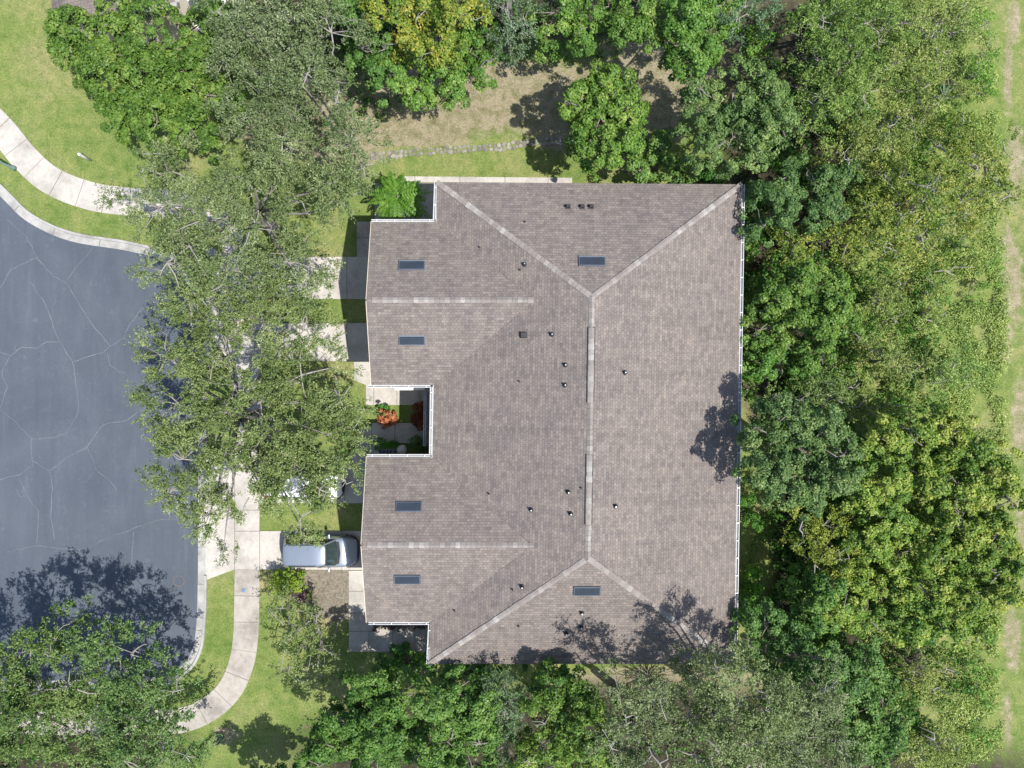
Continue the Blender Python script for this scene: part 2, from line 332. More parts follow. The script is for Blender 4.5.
# driveways, walks
def slab(name, pts, z, mat, joints=(), base=0.0):
    mb = MB(); mb.prism(gp(pts), base, z); o = mb.build(name, mat); o['kind'] = 'structure'
    if joints:
        mb = MB()
        for k, (a, b) in enumerate(joints): strip(mb, gp([a, b]), .035, z+.004+.0005*(k % 3))
        j = mb.build(name+'_joints', M['joint']); j['kind'] = 'structure'
slab('driveway', [(206, 246), (235, 257), (400, 257), (400, 299), (380, 299), (262, 299), (262, 323), (400, 323), (400, 361), (235, 361), (206, 378)], .045, M['concrete'],
     [((235, 257), (235, 361)), ((262, 257), (262, 361)), ((300, 257), (300, 299)), ((347, 257), (347, 299)), ((347, 323), (347, 361)), ((300, 323), (300, 361))])
slab('driveway', [(206, 452), (235, 463), (400, 463), (400, 503), (260, 503), (260, 531), (400, 531), (400, 570), (235, 569), (206, 580)], .045, M['concrete'],
     [((235, 463), (235, 569)), ((260, 463), (260, 569)), ((300, 463), (300, 503)), ((345, 463), (345, 503)), ((342, 531), (342, 570)), ((305, 531), (305, 570)), ((206, 510), (260, 510)), ((235, 531), (260, 531))])
def walk(pts, w, mat, z=.05, step=1.55, name='footpath'):
    cl = catmull(gp(pts)); mb = MB(); strip(mb, cl, w, z, .05); o = mb.build(name, mat); o['kind'] = 'structure'
    mb = MB(); acc = 0
    for i in range(1, len(cl)):
        L = (Vector(cl[i])-Vector(cl[i-1])).length; acc += L
        if acc > step:
            acc = 0; d = (Vector(cl[i])-Vector(cl[i-1])).normalized(); s = Vector((-d.y, d.x))*w/2; c = Vector(cl[i])
            strip(mb, [tuple(c-s), tuple(c+s)], random.uniform(.02, .04), z+.004)
    j = mb.build(name+'_joints', M['joint']); j['kind'] = 'structure'
walk([(247.5, 569), (247, 600), (246, 635), (241, 665), (228, 692), (205, 711), (175, 721), (120, 722), (40, 722), (-200, 724)], 1.56, M['concrete_grey'])
walk([(-300, -80), (-120, 20), (-45, 85), (0, 128), (25, 158), (52, 181), (90, 196), (130, 202), (180, 206), (220, 222), (243, 256)], 1.75, M['concrete'])
walk([(248, 361), (248, 400), (248, 463)], 1.6, M['concrete'])
slab('front_walk', [(357, 215), (440, 215), (440, 150), (445, 150)][:0] or [(357, 222), (375, 222), (375, 183), (445, 183), (445, 236), (400, 236), (400, 257), (357, 257)], .05, M['concrete_grey'], [((357, 238), (400, 238))])
slab('side_walk', [(400, 176.5), (572, 178), (572, 215), (446, 215), (446, 182.5), (400, 182)], .05, M['concrete'], [((415, 176), (415, 182)), ((460, 176), (460, 190)), ((505, 176), (505, 190)), ((548, 176), (548, 190))])
slab('front_walk', [(354, 361.5), (380, 361.5), (380, 384), (470, 384), (470, 405), (366, 405), (366, 385), (354, 380)], .05, M['concrete'], [((374, 384), (374, 405)), ((397, 384), (397, 405)), ((420, 384), (420, 405))])
slab('front_walk', [(352, 430), (372, 426), (372, 423), (470, 423), (470, 443), (372, 443), (380, 443), (380, 462.5), (352, 462.5)][:6]+[(380, 443), (380, 462.5), (352, 462.5)], .05, M['concrete'], [((372, 424), (372, 443)), ((395, 424), (395, 443))])
slab('front_walk', [(349, 570.5), (380, 570.5), (380, 612), (349, 612)], .05, M['concrete'], [((349, 591), (380, 591))])
slab('front_walk', [(349, 612.2), (380, 612.2), (380, 627), (460, 627), (460, 651.5), (349, 651.5)], .05, M['concrete_grey'], [((349, 631), (380, 631)), ((369, 631), (369, 651)), ((393, 627), (393, 651)), ((415, 627), (415, 651))])

def mat_mulch():
    m, n, l, b = newmat('mulch', .95, .1); tc = n.new('ShaderNodeTexCoord'); a = noise_node(n, l, 7, 6, .8, tc.outputs['Object']); c = noise_node(n, l, 1.3, 4, .6, tc.outputs['Object'])
    r = ramp(n, [(.3, (.09, .075, .055)), (.48, (.19, .165, .135)), (.62, (.27, .24, .20)), (.75, (.38, .34, .30))]); l.new(a.outputs[0], r.inputs[0])
    r2 = ramp(n, [(.35, (.8, .82, .74)), (.65, (1.1, 1.08, 1.04))]); l.new(c.outputs[0], r2.inputs[0]); l.new(mix(n, l, 1.0, r.outputs[0], r2.outputs[0], 'MULTIPLY'), b.inputs['Base Color']); bump(n, l, b, a.outputs[0], .8, .04); return m
M['mulch'] = mat_mulch()
o = slab('mulch_bed', [(284, 570), (349, 570), (349, 618), (335, 622), (318, 612), (306, 604), (290, 600), (282, 585)], .02, M['mulch'])

# ------------------------------------------------------------------ the townhouse
E = 6.0
NWc, NEc, SEc, SWc = (-4.06, 10.94), (12.46, 10.82), (12.03, -15.17), (-4.5, -15.17)
RN, RS = (4.07, 4.42, 8.4), (3.86, -8.86, 8.4)
house = empty('townhouse', (0, 0, 0)); tag(house, 'long brown shingled townhouse block with two front gable wings and six skylights', 'house')
def roof_mesh(name, faces, mat, parent):
    me = bpy.data.meshes.new(name); v = []; f = []; uvs = []
    for pts in faces:                       # first edge = eave
        P = [Vector(p) for p in pts]; u = (P[1]-P[0]).normalized(); nrm = (P[1]-P[0]).cross(P[2]-P[0]).normalized(); w = nrm.cross(u)
        b = len(v); v += [tuple(p) for p in P]; f.append(tuple(range(b, b+len(P))))
        for p in P: d = p-P[0]; uvs.append((d.dot(u)+b*3.1, d.dot(w)))
    me.from_pydata(v, [], f); uvl = me.uv_layers.new(name='UVMap')
    uvl.data.foreach_set('uv', [c for q in uvs for c in q]); me.update()
    return link(name, me, mat, parent)
def e(p, z=E): return (p[0], p[1], z)
def mainz(x, y):                            # height of the main west slope
    t = (x-(-4.28))/(3.88+4.28); return E+3.4*t
WN = dict(x0=-7.62, yN=8.78, yS=-.05, yr=4.36, xi=1.14, xe=-4.13); WS = dict(x0=-7.88, yN=-3.95, yS=-12.9, yr=-8.38, xi=1.02, xe=-4.38)
WR = 1.62
fc = [[e(SWc)][:0] or [e(NWc), e(SWc), RS, RN], [e(SEc), e(NEc), RN, RS], [e(NEc), e(NWc), RN], [e(SWc), e(SEc), RS]]
for w in (WN, WS):
    A = (w['x0']+.05, w['yr'], E+WR); B = (w['xi'], w['yr'], E+WR)
    fc += [[(w['xe'], w['yN'], E), (w['x0'], w['yN'], E), A, B], [(w['x0'], w['yS'], E), (w['xe'], w['yS'], E), B, A]]
roof = roof_mesh('roof', fc, M['shingle'], house)
# eaves: fascia and soffit
mb = MB()
outline = [NWc, (WN['xe'], WN['yN']), (WN['x0'], WN['yN']), (WN['x0'], WN['yS']), (-4.28, WN['yS']), (-4.34, WS['yN']), (WS['x0'], WS['yN']), (WS['x0'], WS['yS']), (WS['xe'], WS['yS']), SWc, SEc, NEc]
mb.prism(outline, E-.22, E-.02); mb.build('eaves', M['trim'], house)
for w in (WN, WS):                          # rake boards on the gables
    mb = MB()
    for y in (w['yN'], w['yS']): mb.beam((w['x0']-.02, y, E-.16), (w['x0']+.03, w['yr'], E+WR-.16),   .03, .14)
    mb.build('rake_board', M['stucco'], house)
# walls
i_ = .42
wl = [(NWc[0]+i_, NWc[1]-i_), (WN['xe']+i_, WN['yN']-i_), (WN['x0']+i_, WN['yN']-i_), (WN['x0']+i_, WN['yS']+i_), (-4.28+i_, WN['yS']+i_), (-4.34+i_, WS['yN']-i_), (WS['x0']+i_, WS['yN']-i_), (WS['x0']+i_, WS['yS']+i_), (WS['xe']+i_, WS['yS']+i_), (SWc[0]+i_, SWc[1]+i_), (SEc[0]-i_, SEc[1]+i_), (NEc[0]-i_, NEc[1]-i_)]
mb = MB(); mb.prism(wl, 0, E-.225)
for w in (WN, WS):
    x = w['x0']+i_; a, b_ = w['yN']-i_, w['yS']+i_; k = WR-.3
    mb.hexa([(x, b_, E-.02), (x+.2, b_, E-.02), (x+.2, a, E-.02), (x, a, E-.02), (x, w['yr']-.05, E+k), (x+.2, w['yr']-.05, E+k), (x+.2, w['yr']+.05, E+k), (x, w['yr']+.05, E+k)])
mb.build('wall', M['stucco'], house)
# ridge and hip caps
def caps(a, b, w=.29, step=.27, droop=.10, skip=0):
    a = Vector(a); b = Vector(b); L = (b-a).length; d = (b-a)/L; s = Vector((-d.y, d.x, 0)).normalized(); up = s.cross(d); up = up if up.z > 0 else -up
    n = int((L-skip)/step); mb = MB()
    for k in range(n):
        p = a+d*(k*step); q = a+d*((k+1)*step+.04); wj = w/2*random.uniform(.9, 1.08); u0 = up*.045; u1 = up*.02
        for sg in (1, -1):
            m0 = p+u0; m1 = q+u1; o0 = p+s*sg*wj+u0-Vector((0, 0, droop)); o1 = q+s*sg*wj+u1-Vector((0, 0, droop))
            if sg > 0: mb.v += [tuple(m0), tuple(m1), tuple(o1), tuple(o0)]; b0 = len(mb.v)-4; mb.f.append((b0, b0+1, b0+2, b0+3))
            else: mb.v += [tuple(o1), tuple(o0)]; mb.f.append((b0, b0+1, b0+4, b0+5))
    return mb
for (a, b, dr) in (((*RN[:2], 8.42), (*RS[:2], 8.42), .09), (e(NWc, E+.03), RN, .03), (e(NEc, E+.03), RN, .03), (e(SWc, E+.03), RS, .03), (e(SEc, E+.03), RS, .03),
                   ((WN['x0']+.35, WN['yr'], E+WR+.01), (WN['xi']+.15, WN['yr'], E+WR+.01), .09), ((WS['x0']+.35, WS['yr'], E+WR+.01), (WS['xi']+.15, WS['yr'], E+WR+.01), .09)):
    caps(a, b, droop=dr).build('ridge_cap', M['cap'], roof)
for (y0, y1) in ((2.9, -.95), (-3.6, -7.15)):   # raised ridge vents; dark slot base widened to paint in their shadow edges
    mb = MB(); xa = 4.07+.0158*(y0-4.42); xb = 4.07+.0158*(y1-4.42)
    mb.beam((xb, y1, 8.30), (xa, y0, 8.30), .37, .125); v_ = mb.build('ridge_vent', M['dark'], roof)
    caps((xb, y1, 8.44), (xa, y0, 8.44), w=.29, droop=.03).build('vent_cover', M['cap'], v_)

def slope_at(px, py):
    """returns point on the roof seen at px,py and its upward normal"""
    best = None
    o = Vector((0, 0, H)); d = Vector(((px-512)/FPX, (384-py)/FPX, -1))
    for pts in fc:
        P = [Vector(p) for p in pts]; nn = (P[1]-P[0]).cross(P[2]-P[0]).normalized(); nn = nn if nn.z > 0 else -nn
        t = (P[0]-o).dot(nn)/d.dot(nn); q = o+d*t; ins = True; c = sum(P, Vector())/len(P)
        for i in range(len(P)):
            a, b = P[i], P[(i+1) % len(P)]; eN = nn.cross(b-a)
            if (q-a).dot(eN)*(c-a).dot(eN) < 0: ins = False
        if ins and (best is None or q.z > best[0].z): best = (q, nn)
    return best
def frame_at(q, nn):                        # local frame: z = roof normal, x along the eave
    u = Vector((0, 0, 1)).cross(nn).normalized(); w = nn.cross(u); return Matrix((u, w, nn)).transposed().to_4x4()
for (px, py) in ((412, 266), (412, 340), (409, 507), (407.5, 579), (592, 262), (587, 590.5)):
    q, nn = slope_at(px, py); mb = MB(); mb.box(-.70, .70, -.27, .27, .0, .10)
    fr = mb.build('skylight', M['skyframe'], house, bevel=.012); fr.matrix_world = Matrix.Translation(q)@frame_at(q, nn)
    mb = MB(); mb.box(-.645, .645, -.215, .215, .101, .118); g = mb.build('pane', M['skyglass'], fr)
    if py < 420 or py < 300:
        up = .25 if (frame_at(q, nn).to_3x3()@Vector((0, 1, 0))).y > 0 else -.25
        mb = MB(); mb.box(-.70, .70, min(up, up*1.14), max(up, up*1.14), .119, .14); mb.build('flashing', M['metal'], fr)
def vent(px, py, kind):
    q, nn = slope_at(px, py); 
    if kind == 'tiny':
        mb = MB(); mb.lathe([(.045, -.05), (.045, .16), (.03, .17)], n=8); o = mb.build('vent_pipe', M['dark'], roof)
    elif kind == 'pipe':
        mb = MB(); mb.lathe([(.14, -.12), (.13, .02), (.08, .07), (.075, .10)], n=14); mb.v = [(a, b, c) for a, b, c in mb.v]; o = mb.build('vent_pipe', M['dark'], roof)
        mb = MB(); mb.lathe([(.055, .0), (.055, .30), (.05, .31)], n=12); mb.build('vent_stack', M['dark'], o); mb = MB(); mb.lathe([(.034, .30), (.034, .325)], n=10); mb.build('pipe_glint', M['metal'], o);  # light metal dot on top stands in for the pipe's highlight
    elif kind == 'box':
        mb = MB(); mb.hexa([(-.2, -.17, -.1), (.2, -.17, -.1), (.2, .17, -.1), (-.2, .17, -.1), (-.15, -.13, .2), (.15, -.13, .2), (.15, .13, .2), (-.15, .13, .2)]); o = mb.build('vent_box', M['dark'], roof, bevel=.01)
    else:
        mb = MB(); mb.box(-.14, .14, -.14, .14, -.1, .05); mb.tube([(.06, 0, 0), (.06, 0, .18), (.03, 0, .24), (-.04, 0, .25), (-.08, 0, .17)], .07, 10); o = mb.build('gooseneck_vent', M['dark'], roof)
    o.location = q
for p in ((524.9, 222), (479.6, 247.5), (520, 270), (519.5, 381.6), (581, 488), (512.6, 589.5), (454.5, 610.5), (518.6, 626), (489, 493.8)): vent(*p, 'tiny')
for p in ((524.5, 264.5), (551.8, 334.5), (565.3, 365), (565, 385), (624.9, 372.5), (568.3, 492), (531, 509.6), (570.7, 513.6), (615.3, 506), (522, 586.5), (581.7, 612.5), (581, 626.7), (566, 633)): vent(*p, 'pipe')
vent(523.7, 335, 'box')
for p in ((567.8, 207), (582, 207), (591, 207)): vent(*p, 'goose')
# gutters
def gutter(a, b, mat=None, w=.11, z=E, name='gutter', par=house):
    a = Vector((*a, z)); b = Vector((*b, z)); d = (b-a).normalized(); s = Vector((-d.y, d.x, 0)); mb = MB()
    for off_, h_ in ((-w/2, .10), (w/2, .10)): mb.beam(a+s*off_-Vector((0, 0, .13)), b+s*off_-Vector((0, 0, .13)), .025, h_+.03)
    mb.beam(a-Vector((0, 0, .135)), b-Vector((0, 0, .135)), w, .02); L = (b-a).length; t = .3
    while t < L: c = a+d*t; mb.beam(c-s*w*.55-Vector((0, 0, .005)), c+s*w*.55-Vector((0, 0, .005)), .045, .022); t += .95
    o = mb.build(name, mat or M['white'], par)
    mb = MB(); mb.beam(a-Vector((0, 0, .114)), b-Vector((0, 0, .114)), w-.03, .02); mb.build('debris', M['trough'], o)
gutter((WN['x0']+.0, WN['yN']+.075), (WN['xe']-.08, WN['yN']+.075)); gutter((NWc[0]-.085, NWc[1]), (WN['xe']-.085, WN['yN']+.15))
gutter((-7.8, WN['yS']-.075), (-4.42, WN['yS']-.075)); gutter((-4.37, WN['yS']-.1), (-4.42, WS['yN']+.1)); gutter((WS['x0'], WS['yN']+.075), (-4.42, WS['yN']+.075))
gutter((WS['x0']+.1, WS['yS']-.075), (WS['xe']-.1, WS['yS']-.075)); gutter((WS['xe']-.09, WS['yS']-.15), (SWc[0]-.08, SWc[1])); gutter((NEc[0]+.075, NEc[1]), (SEc[0]+.075, SEc[1]), w=.15)
for (x, y) in ((-7.0, 8.42), (12.2, 10.2), (11.85, -14.5), (-3.75, -14.6), (-7.3, -4.5), (-7.3, -12.4)):
    mb = MB(); mb.box(x-.04, x+.04, y-.05, y+.05, .1, E-.2); mb.build('downspout', M['white'], house)
# courtyard pent roof with its own gutter
pr = roof_mesh('porch_roof', [[(-5.0, -.45, 2.9), (-5.06, -3.6, 2.9), (-3.95, -3.6, 3.35), (-3.9, -.45, 3.35)]], M['shingle'], house)
mb = MB(); mb.box(-4.98, -3.93, -3.58, -.47, 2.68, 2.87); mb.build('porch_beam', M['trim'], house)
gutter((-5.07, -.45), (-5.12, -3.6), M['metal'], .12, 2.95, par=pr)
mb = MB(); mb.box(-6.85, -5.12, -.36, -.13, 2.82, 2.93); mb.build('entry_canopy', M['trim'], house, bevel=.01)
# doors and windows on the walls
def window(x, y, z, w, h, axis, sgn):
    mb = MB(); g = MB()
    for (a0, a1, z0, z1) in ((-w/2-.08, w/2+.08, -h/2-.08, -h/2), (-w/2-.08, w/2+.08, h/2, h/2+.08), (-w/2-.08, -w/2, -h/2, h/2), (w/2, w/2+.08, -h/2, h/2), (-.025, .025, -h/2, h/2), (-w/2, -.025, -.025, .025), (.025, w/2, -.025, .025)):
        if axis == 'x': mb.box(x-.05, x+.05, y+a0, y+a1, z+z0, z+z1)
        else: mb.box(x+a0, x+a1, y-.05, y+.05, z+z0, z+z1)
    if axis == 'x': g.box(x-.02, x+.02, y-w/2, y+w/2, z-h/2, z+h/2)
    else: g.box(x-w/2, x+w/2, y-.02, y+.02, z-h/2, z+h/2)
    f = mb.build('window', M['trim'], house); g.build('pane', M['glass'], f)
xw = WN['x0']+i_; xs = WS['x0']+i_; xe = 11.83
for y in (6.3, 2.3): window(xw, y, 4.3, 1.5, 1.3, 'x', -1)
for y in (-6.1, -10.6): window(xs, y, 4.3, 1.5, 1.3, 'x', -1)
for y in (8.5, 4.6, .8, -3, -6.8, -11.5):
    xx = 12.04-.0165*(10.8-y)
    window(xx, y, 4.3, 1.6, 1.3, 'x', 1); window(xx, y-.2, 1.25, 2.0, 1.9, 'x', 1)
for x in (-1, 4, 9): window(x, -14.75, 4.2, 1.2, 1.2, 'y', -1); window(x, 10.46-.0, 4.2, 1.2, 1.2, 'y', 1)
for (x, y0, y1) in ((xw, 5.25, 7.8), (xw, 1.6, 3.7), (xs, -4.9, -7.3), (xs, -9.3, -11.5)):
    mb = MB(); a, b_ = min(y0, y1), max(y0, y1); mb.box(x-.06, x+.02, a, b_, .05, 2.35)
    gd = mb.build('garage_door', M['white'], house); mb = MB()
    for k in range(1, 4): mb.box(x-.068, x-.061, a+.02, b_-.02, .05+k*.575-.012, .05+k*.575+.012)
    mb.build('panel_groove', M['trough'], gd)
for (x, y) in ((-5.6, WN['yS']+i_), (-5.6, WS['yN']-i_)):
    mb = MB(); sg = -1 if y > -2 else 1; mb.box(x-.48, x+.48, min(y, y+sg*.06), max(y, y+sg*.06), .05, 2.15); d_ = mb.build('door', M['teal'], house, bevel=.01)
    mb = MB(); mb.box(x+.34, x+.40, min(y+sg*.06, y+sg*.12), max(y+sg*.06, y+sg*.12), 1.0, 1.1); mb.build('handle', M['metal'], d_)

mb = MB(); mb.box(-7.44, -6.5, -4.36, -3.66, 4.55, 4.68); aw = mb.build('window_awning', M['skyframe'], house, bevel=.01)
mb = MB()
for k in range(5): mb.box(-7.42+k*.2, -7.32+k*.2, -4.34, -3.68, 4.682, 4.71)
mb.build('slats', M['dark'], aw)
# neighbouring house at the top
nb = empty('neighbour_house', (0, 0, 0)); tag(nb, 'neighbouring brown shingled house cut off by the top edge, white gutter along its eave', 'house')
def nbp(a, b, z):
    ox, oy = G(55, 24, 4.5); an = R(10.5); return (ox+a*math.cos(an)-b*math.sin(an), oy+a*math.sin(an)+b*math.cos(an), z)
Ln = 6.9; Dn = 14
nf = [[nbp(0, 0, 4.5), nbp(Ln, 0, 4.5), nbp(Ln/2, 3.5, 6.1)], [nbp(Ln, 0, 4.5), nbp(Ln, Dn, 4.5), nbp(Ln/2, Dn-3.5, 6.1), nbp(Ln/2, 3.5, 6.1)], [nbp(Ln, Dn, 4.5), nbp(0, Dn, 4.5), nbp(Ln/2, Dn-3.5, 6.1)], [nbp(0, Dn, 4.5), nbp(0, 0, 4.5), nbp(Ln/2, 3.5, 6.1), nbp(Ln/2, Dn-3.5, 6.1)]]
nr = roof_mesh('roof', nf, M['shingle'], nb)
mb = MB(); mb.prism([nbp(.4, .4, 0)[:2], nbp(Ln-.4, .4, 0)[:2], nbp(Ln-.4, Dn-.4, 0)[:2], nbp(.4, Dn-.4, 0)[:2]], 0, 4.4); mb.build('wall', M['stucco'], nb)
a_ = nbp(3.2, -.09, 0); b_ = nbp(Ln, -.09, 0); gutter(a_[:2], b_[:2], z=4.5, w=.2, par=nb)
a_ = nbp(Ln+.09, 0, 0); b_ = nbp(Ln+.09, Dn, 0); gutter(a_[:2], b_[:2], z=4.5, w=.16, par=nb)
for k in (3, 7, 11):
    a_ = nbp(Ln-.40, k, 0); mb = MB(); c = [nbp(Ln-.43, k-.6, 0)[:2], nbp(Ln-.36, k-.6, 0)[:2], nbp(Ln-.36, k+.6, 0)[:2], nbp(Ln-.43, k+.6, 0)[:2]]; mb.prism(c, 1, 2.3); mb.build('window', M['glass'], nb)

# ------------------------------------------------------------------ vehicles
def paint(name, col, rough=.3, metal=.0): return simple(name, col, rough, .5, .03, 2, metal, 1.0)
P_SILVER = paint('silver_paint', (.31, .35, .41), .3, .55); P_WHITE = paint('white_paint', (.80, .81, .82)); P_GREY = paint('grey_paint', (.16, .18, .20), .3, .4)
M['rim'] = simple('rim_metal', (.5, .51, .52), .3, .5, .05, 3, .8); M['lamp'] = simple('headlight_glass', (.55, .58, .60), .08, .8); M['tail'] = simple('tail_light_red', (.45, .03, .03), .15, .6)
M['cabin'] = simple('windscreen_glass', (.03, .045, .045), .04, .9, .35, 2.5); M['plastic'] = simple('black_plastic', (.03, .032, .035), .5, .4)
def loft(stations, closed_ends=True):
    """stations: list of (x, [(y,z)...half profile from sill to centreline])"""
    mb = MB(); rings = []
    for x, prof in stations:
        ring = [(x, y, z) for y, z in prof]+[(x, -y, z) for y, z in reversed(prof[:-1])]; rings.append(len(mb.v)); mb.v += ring; n = len(ring)
    for i in range(len(rings)-1):
        for k in range(n):
            k2 = (k+1) % n; mb.f.append((rings[i]+k, rings[i+1]+k, rings[i+1]+k2, rings[i]+k2))
    mb.f.append(tuple(rings[0]+k for k in range(n))); mb.f.append(tuple(rings[-1]+k for k in reversed(range(n)))); return mb
def subsurf(o, lv=2):
    m = o.modifiers.new('s', 'SUBSURF'); m.levels = lv; m.render_levels = lv
def make_car(name, paint_m, L, Wd, Ht, roof_x, cowl_x, rear_x, front_x, hood_z=1.0, van=True):
    """nose at +x; x measured from the rear bumper; origin at the footprint centre on the ground"""
    t = empty(name); hw = Wd/2; belt = hood_z; ox = -L/2
    def st(x, w, zb, zt, crown):
        return (ox+x, [(w*.82, .20+zb), (w*.98, .32+zb), (w, .55), (w*.985, zt*.88), (w*.93, zt), (w*.55, zt+crown*.8), (0, zt+crown)])
    S = [st(0, hw*.80, .14, belt*.80, .0), st(.06, hw*.92, .1, belt*.92, .0), st(.35, hw*.99, .03, belt*.99, .0), st(L*.3, hw, 0, belt, .0), st(L*.55, hw, 0, belt, .0), st(cowl_x, hw*.99, 0, belt*.98, .05),
         st(cowl_x+(L-cowl_x)*.35, hw*.975, .0, belt*.93, .06), st(L-.42, hw*.93, .04, belt*.82, .055), st(L-.15, hw*.80, .08, belt*.70, .04), st(L-.03, hw*.62, .12, belt*.60, .02), st(L, hw*.5, .18, belt*.5, .0)]
    body = loft(S).build('body', paint_m, t, True); subsurf(body)
    # cabin glass: lower ring at belt, upper ring near the roof
    rh = Ht-.06; iw = hw*.70
    def ring(x, w, z): return [(ox+x, w, z), (ox+x, -w, z)]
    low = [(rear_x-.02, hw*.86), (rear_x+.5, hw*.92), (L*.5, hw*.93), (cowl_x-.55, hw*.90), (cowl_x-.15, hw*.80), (cowl_x+.06, hw*.40)]
    top = [(rear_x+.22, iw*.94), (rear_x+.55, iw), (L*.45, iw), (roof_x-.35, iw*.97), (roof_x-.05, iw*.90), (roof_x+.03, iw*.45)]
    mb = MB(); n = len(low)
    for arr, z in ((low, belt-.03), (top, rh)):
        for (x, w) in arr: mb.v.append((ox+x, w, z if z < rh else z-(.05 if x > roof_x-.1 else 0)))
        for (x, w) in reversed(arr): mb.v.append((ox+x, -w, z if z < rh else z-(.05 if x > roof_x-.1 else 0)))
    m = 2*n
    for k in range(m): k2 = (k+1) % m; mb.f.append((k, k2, m+k2, m+k))
    mb.f.append(tuple(range(m, 2*m))); gl = mb.build('windows', M['cabin'], t); 
    bv = gl.modifiers.new('b', 'BEVEL'); bv.width = .03; bv.segments = 2
    # roof skin
    st2 = []
    for (x, w, z) in ((rear_x+.10, iw*.84, rh-.10), (rear_x+.16, iw*.98, rh-.01), (rear_x+.6, iw*1.07, rh+.03), (L*.42, iw*1.08, rh+.05), (roof_x-.4, iw*1.04, rh+.035), (roof_x-.02, iw*.95, rh-.02), (roof_x+.04, iw*.88, rh-.06)):
        st2.append((ox+x, [(w*.93, z-.07), (w, z-.03), (w*.9, z+.015), (w*.5, z+.04), (0, z+.05)]))
    rf = loft(st2).build('roof_panel', paint_m, t, True); subsurf(rf)
    # pillars
    for s in (1, -1):
        mb = MB()
        mb.beam((ox+cowl_x-.16, s*hw*.83, belt-.02), (ox+roof_x-.05, s*iw*.96, rh-.06), .07, .04)
        for (xa, xb) in ((L*.52, L*.50), (L*.30, L*.31)) if van else ((L*.47, L*.46),): mb.beam((ox+xa, s*hw*.945, belt-.02), (ox+xb, s*iw*1.03, rh-.04), .09, .03)
        mb.beam((ox+rear_x+.05, s*hw*.89, belt-.02), (ox+rear_x+.26, s*iw*.97, rh-.05), .16, .04)
        mb.build('pillar', paint_m, t)
        mb = MB(); mb.tube([(ox+rear_x+.5, s*iw*.93, rh+.05), (ox+rear_x+.6, s*iw*.95, rh+.10), (ox+roof_x-.6, s*iw*.95, rh+.10), (ox+roof_x-.5, s*iw*.93, rh+.05)], .018, 6); mb.build('roof_rail', M['plastic'], t)
        mb = MB(); mb.hexa([(ox+cowl_x-.62, s*(hw*.95), belt-.02), (ox+cowl_x-.48, s*(hw*.95), belt-.02), (ox+cowl_x-.50, s*(hw+.20), belt), (ox+cowl_x-.62, s*(hw+.20), belt), (ox+cowl_x-.62, s*(hw*.95), belt+.13), (ox+cowl_x-.50, s*(hw*.95), belt+.13), (ox+cowl_x-.52, s*(hw+.19), belt+.13), (ox+cowl_x-.62, s*(hw+.19), belt+.13)])
        mb.build('mirror', paint_m, t, bevel=.02)
        hl = loft([(ox+L-.50, [(.03, belt*.60), (.07, belt*.66), (.05, belt*.74), (0, belt*.755)]), (ox+L-.30, [(.06, belt*.56), (.11, belt*.62), (.09, belt*.72), (0, belt*.745)]), (ox+L-.10, [(.06, belt*.52), (.10, belt*.56), (.07, belt*.62), (0, belt*.65)])])
        hl.v = [(x, y+s*(hw*.83-(x-(ox+L-.5))*.45), z) for x, y, z in hl.v]; h_ = hl.build('headlight', M['lamp'], t, True)
        mb = MB(); mb.box(ox+.0, ox+.13, min(s*hw*.66, s*hw*.90), max(s*hw*.66, s*hw*.90), belt*.72, belt*1.02); mb.build('tail_light', M['tail'], t, bevel=.03)
        for wx in (.92, L-.95):
            w_ = empty('wheel', (ox+wx, s*(hw-.13), .33)); w_.parent = t
            mb = MB(); mb.tube([(0, -.11, 0), (0, -.09, 0), (0, .09, 0), (0, .11, 0)], [.30, .335, .335, .30], 24); mb.build('tyre', M['dark'], w_, True)
            mb = MB(); mb.tube([(0, -.115, 0), (0, .115, 0)], [.21, .21], 18); mb.build('rim', M['rim'], w_)
    mb = MB(); mb.box(ox+L-.09, ox+L+.015, -hw*.42, hw*.42, .34, .56)
    for k in range(3): mb.box(ox+L-.08, ox+L+.03, -hw*.40, hw*.40, .37+k*.06, .385+k*.06)
    mb.build('grille', M['plastic'], t)
    bt = MB(); arc = [(L-.50, hw*.96), (L-.20, hw*.84), (L-.02, hw*.58), (L+.045, 0), (L-.02, -hw*.58), (L-.20, -hw*.84), (L-.50, -hw*.96)]
    bt.tube([(ox+a, b_, .42) for a, b_ in arc], .07, 6); bt.build('bumper_trim', M['plastic'], t, True)
    mb = MB(); mb.poly([(ox+cowl_x-.12, -hw*.72, belt+.045), (ox+cowl_x+.05, -hw*.70, belt+.043), (ox+cowl_x+.13, 0, belt+.058), (ox+cowl_x+.05, hw*.70, belt+.043), (ox+cowl_x-.12, hw*.72, belt+.045)]); mb.build('cowl', M['plastic'], t)
    mb = MB(); mb.tube([(ox+rear_x+.16, -iw*.8, rh-.05), (ox+rear_x+.13, 0, rh-.03), (ox+rear_x+.16, iw*.8, rh-.05)], .035, 6); mb.build('rear_spoiler', M['plastic'], t)
    mb = MB(); mb.tube([(ox+cowl_x-.02, -.5, belt+.06), (ox+cowl_x-.08, .05, belt+.07)], .012, 5); mb.tube([(ox+cowl_x-.02, .1, belt+.06), (ox+cowl_x-.10, .6, belt+.06)], .012, 5); mb.build('wiper', M['plastic'], t)
    mb = MB(); mb.box(ox+.3, ox+L-.3, -hw*.8, hw*.8, .2, .4); mb.build('underbody', M['plastic'], t)
    mb = MB(); mb.box(ox-.02, ox+.04, -.26, .26, .55, .68); mb.build('number_plate', M['white'], t, bevel=.01)
    return t
vn = make_car('minivan', P_SILVER, 4.45, 1.9, 1.74, 2.72, 3.38, .06, 4.45, 1.02, True)
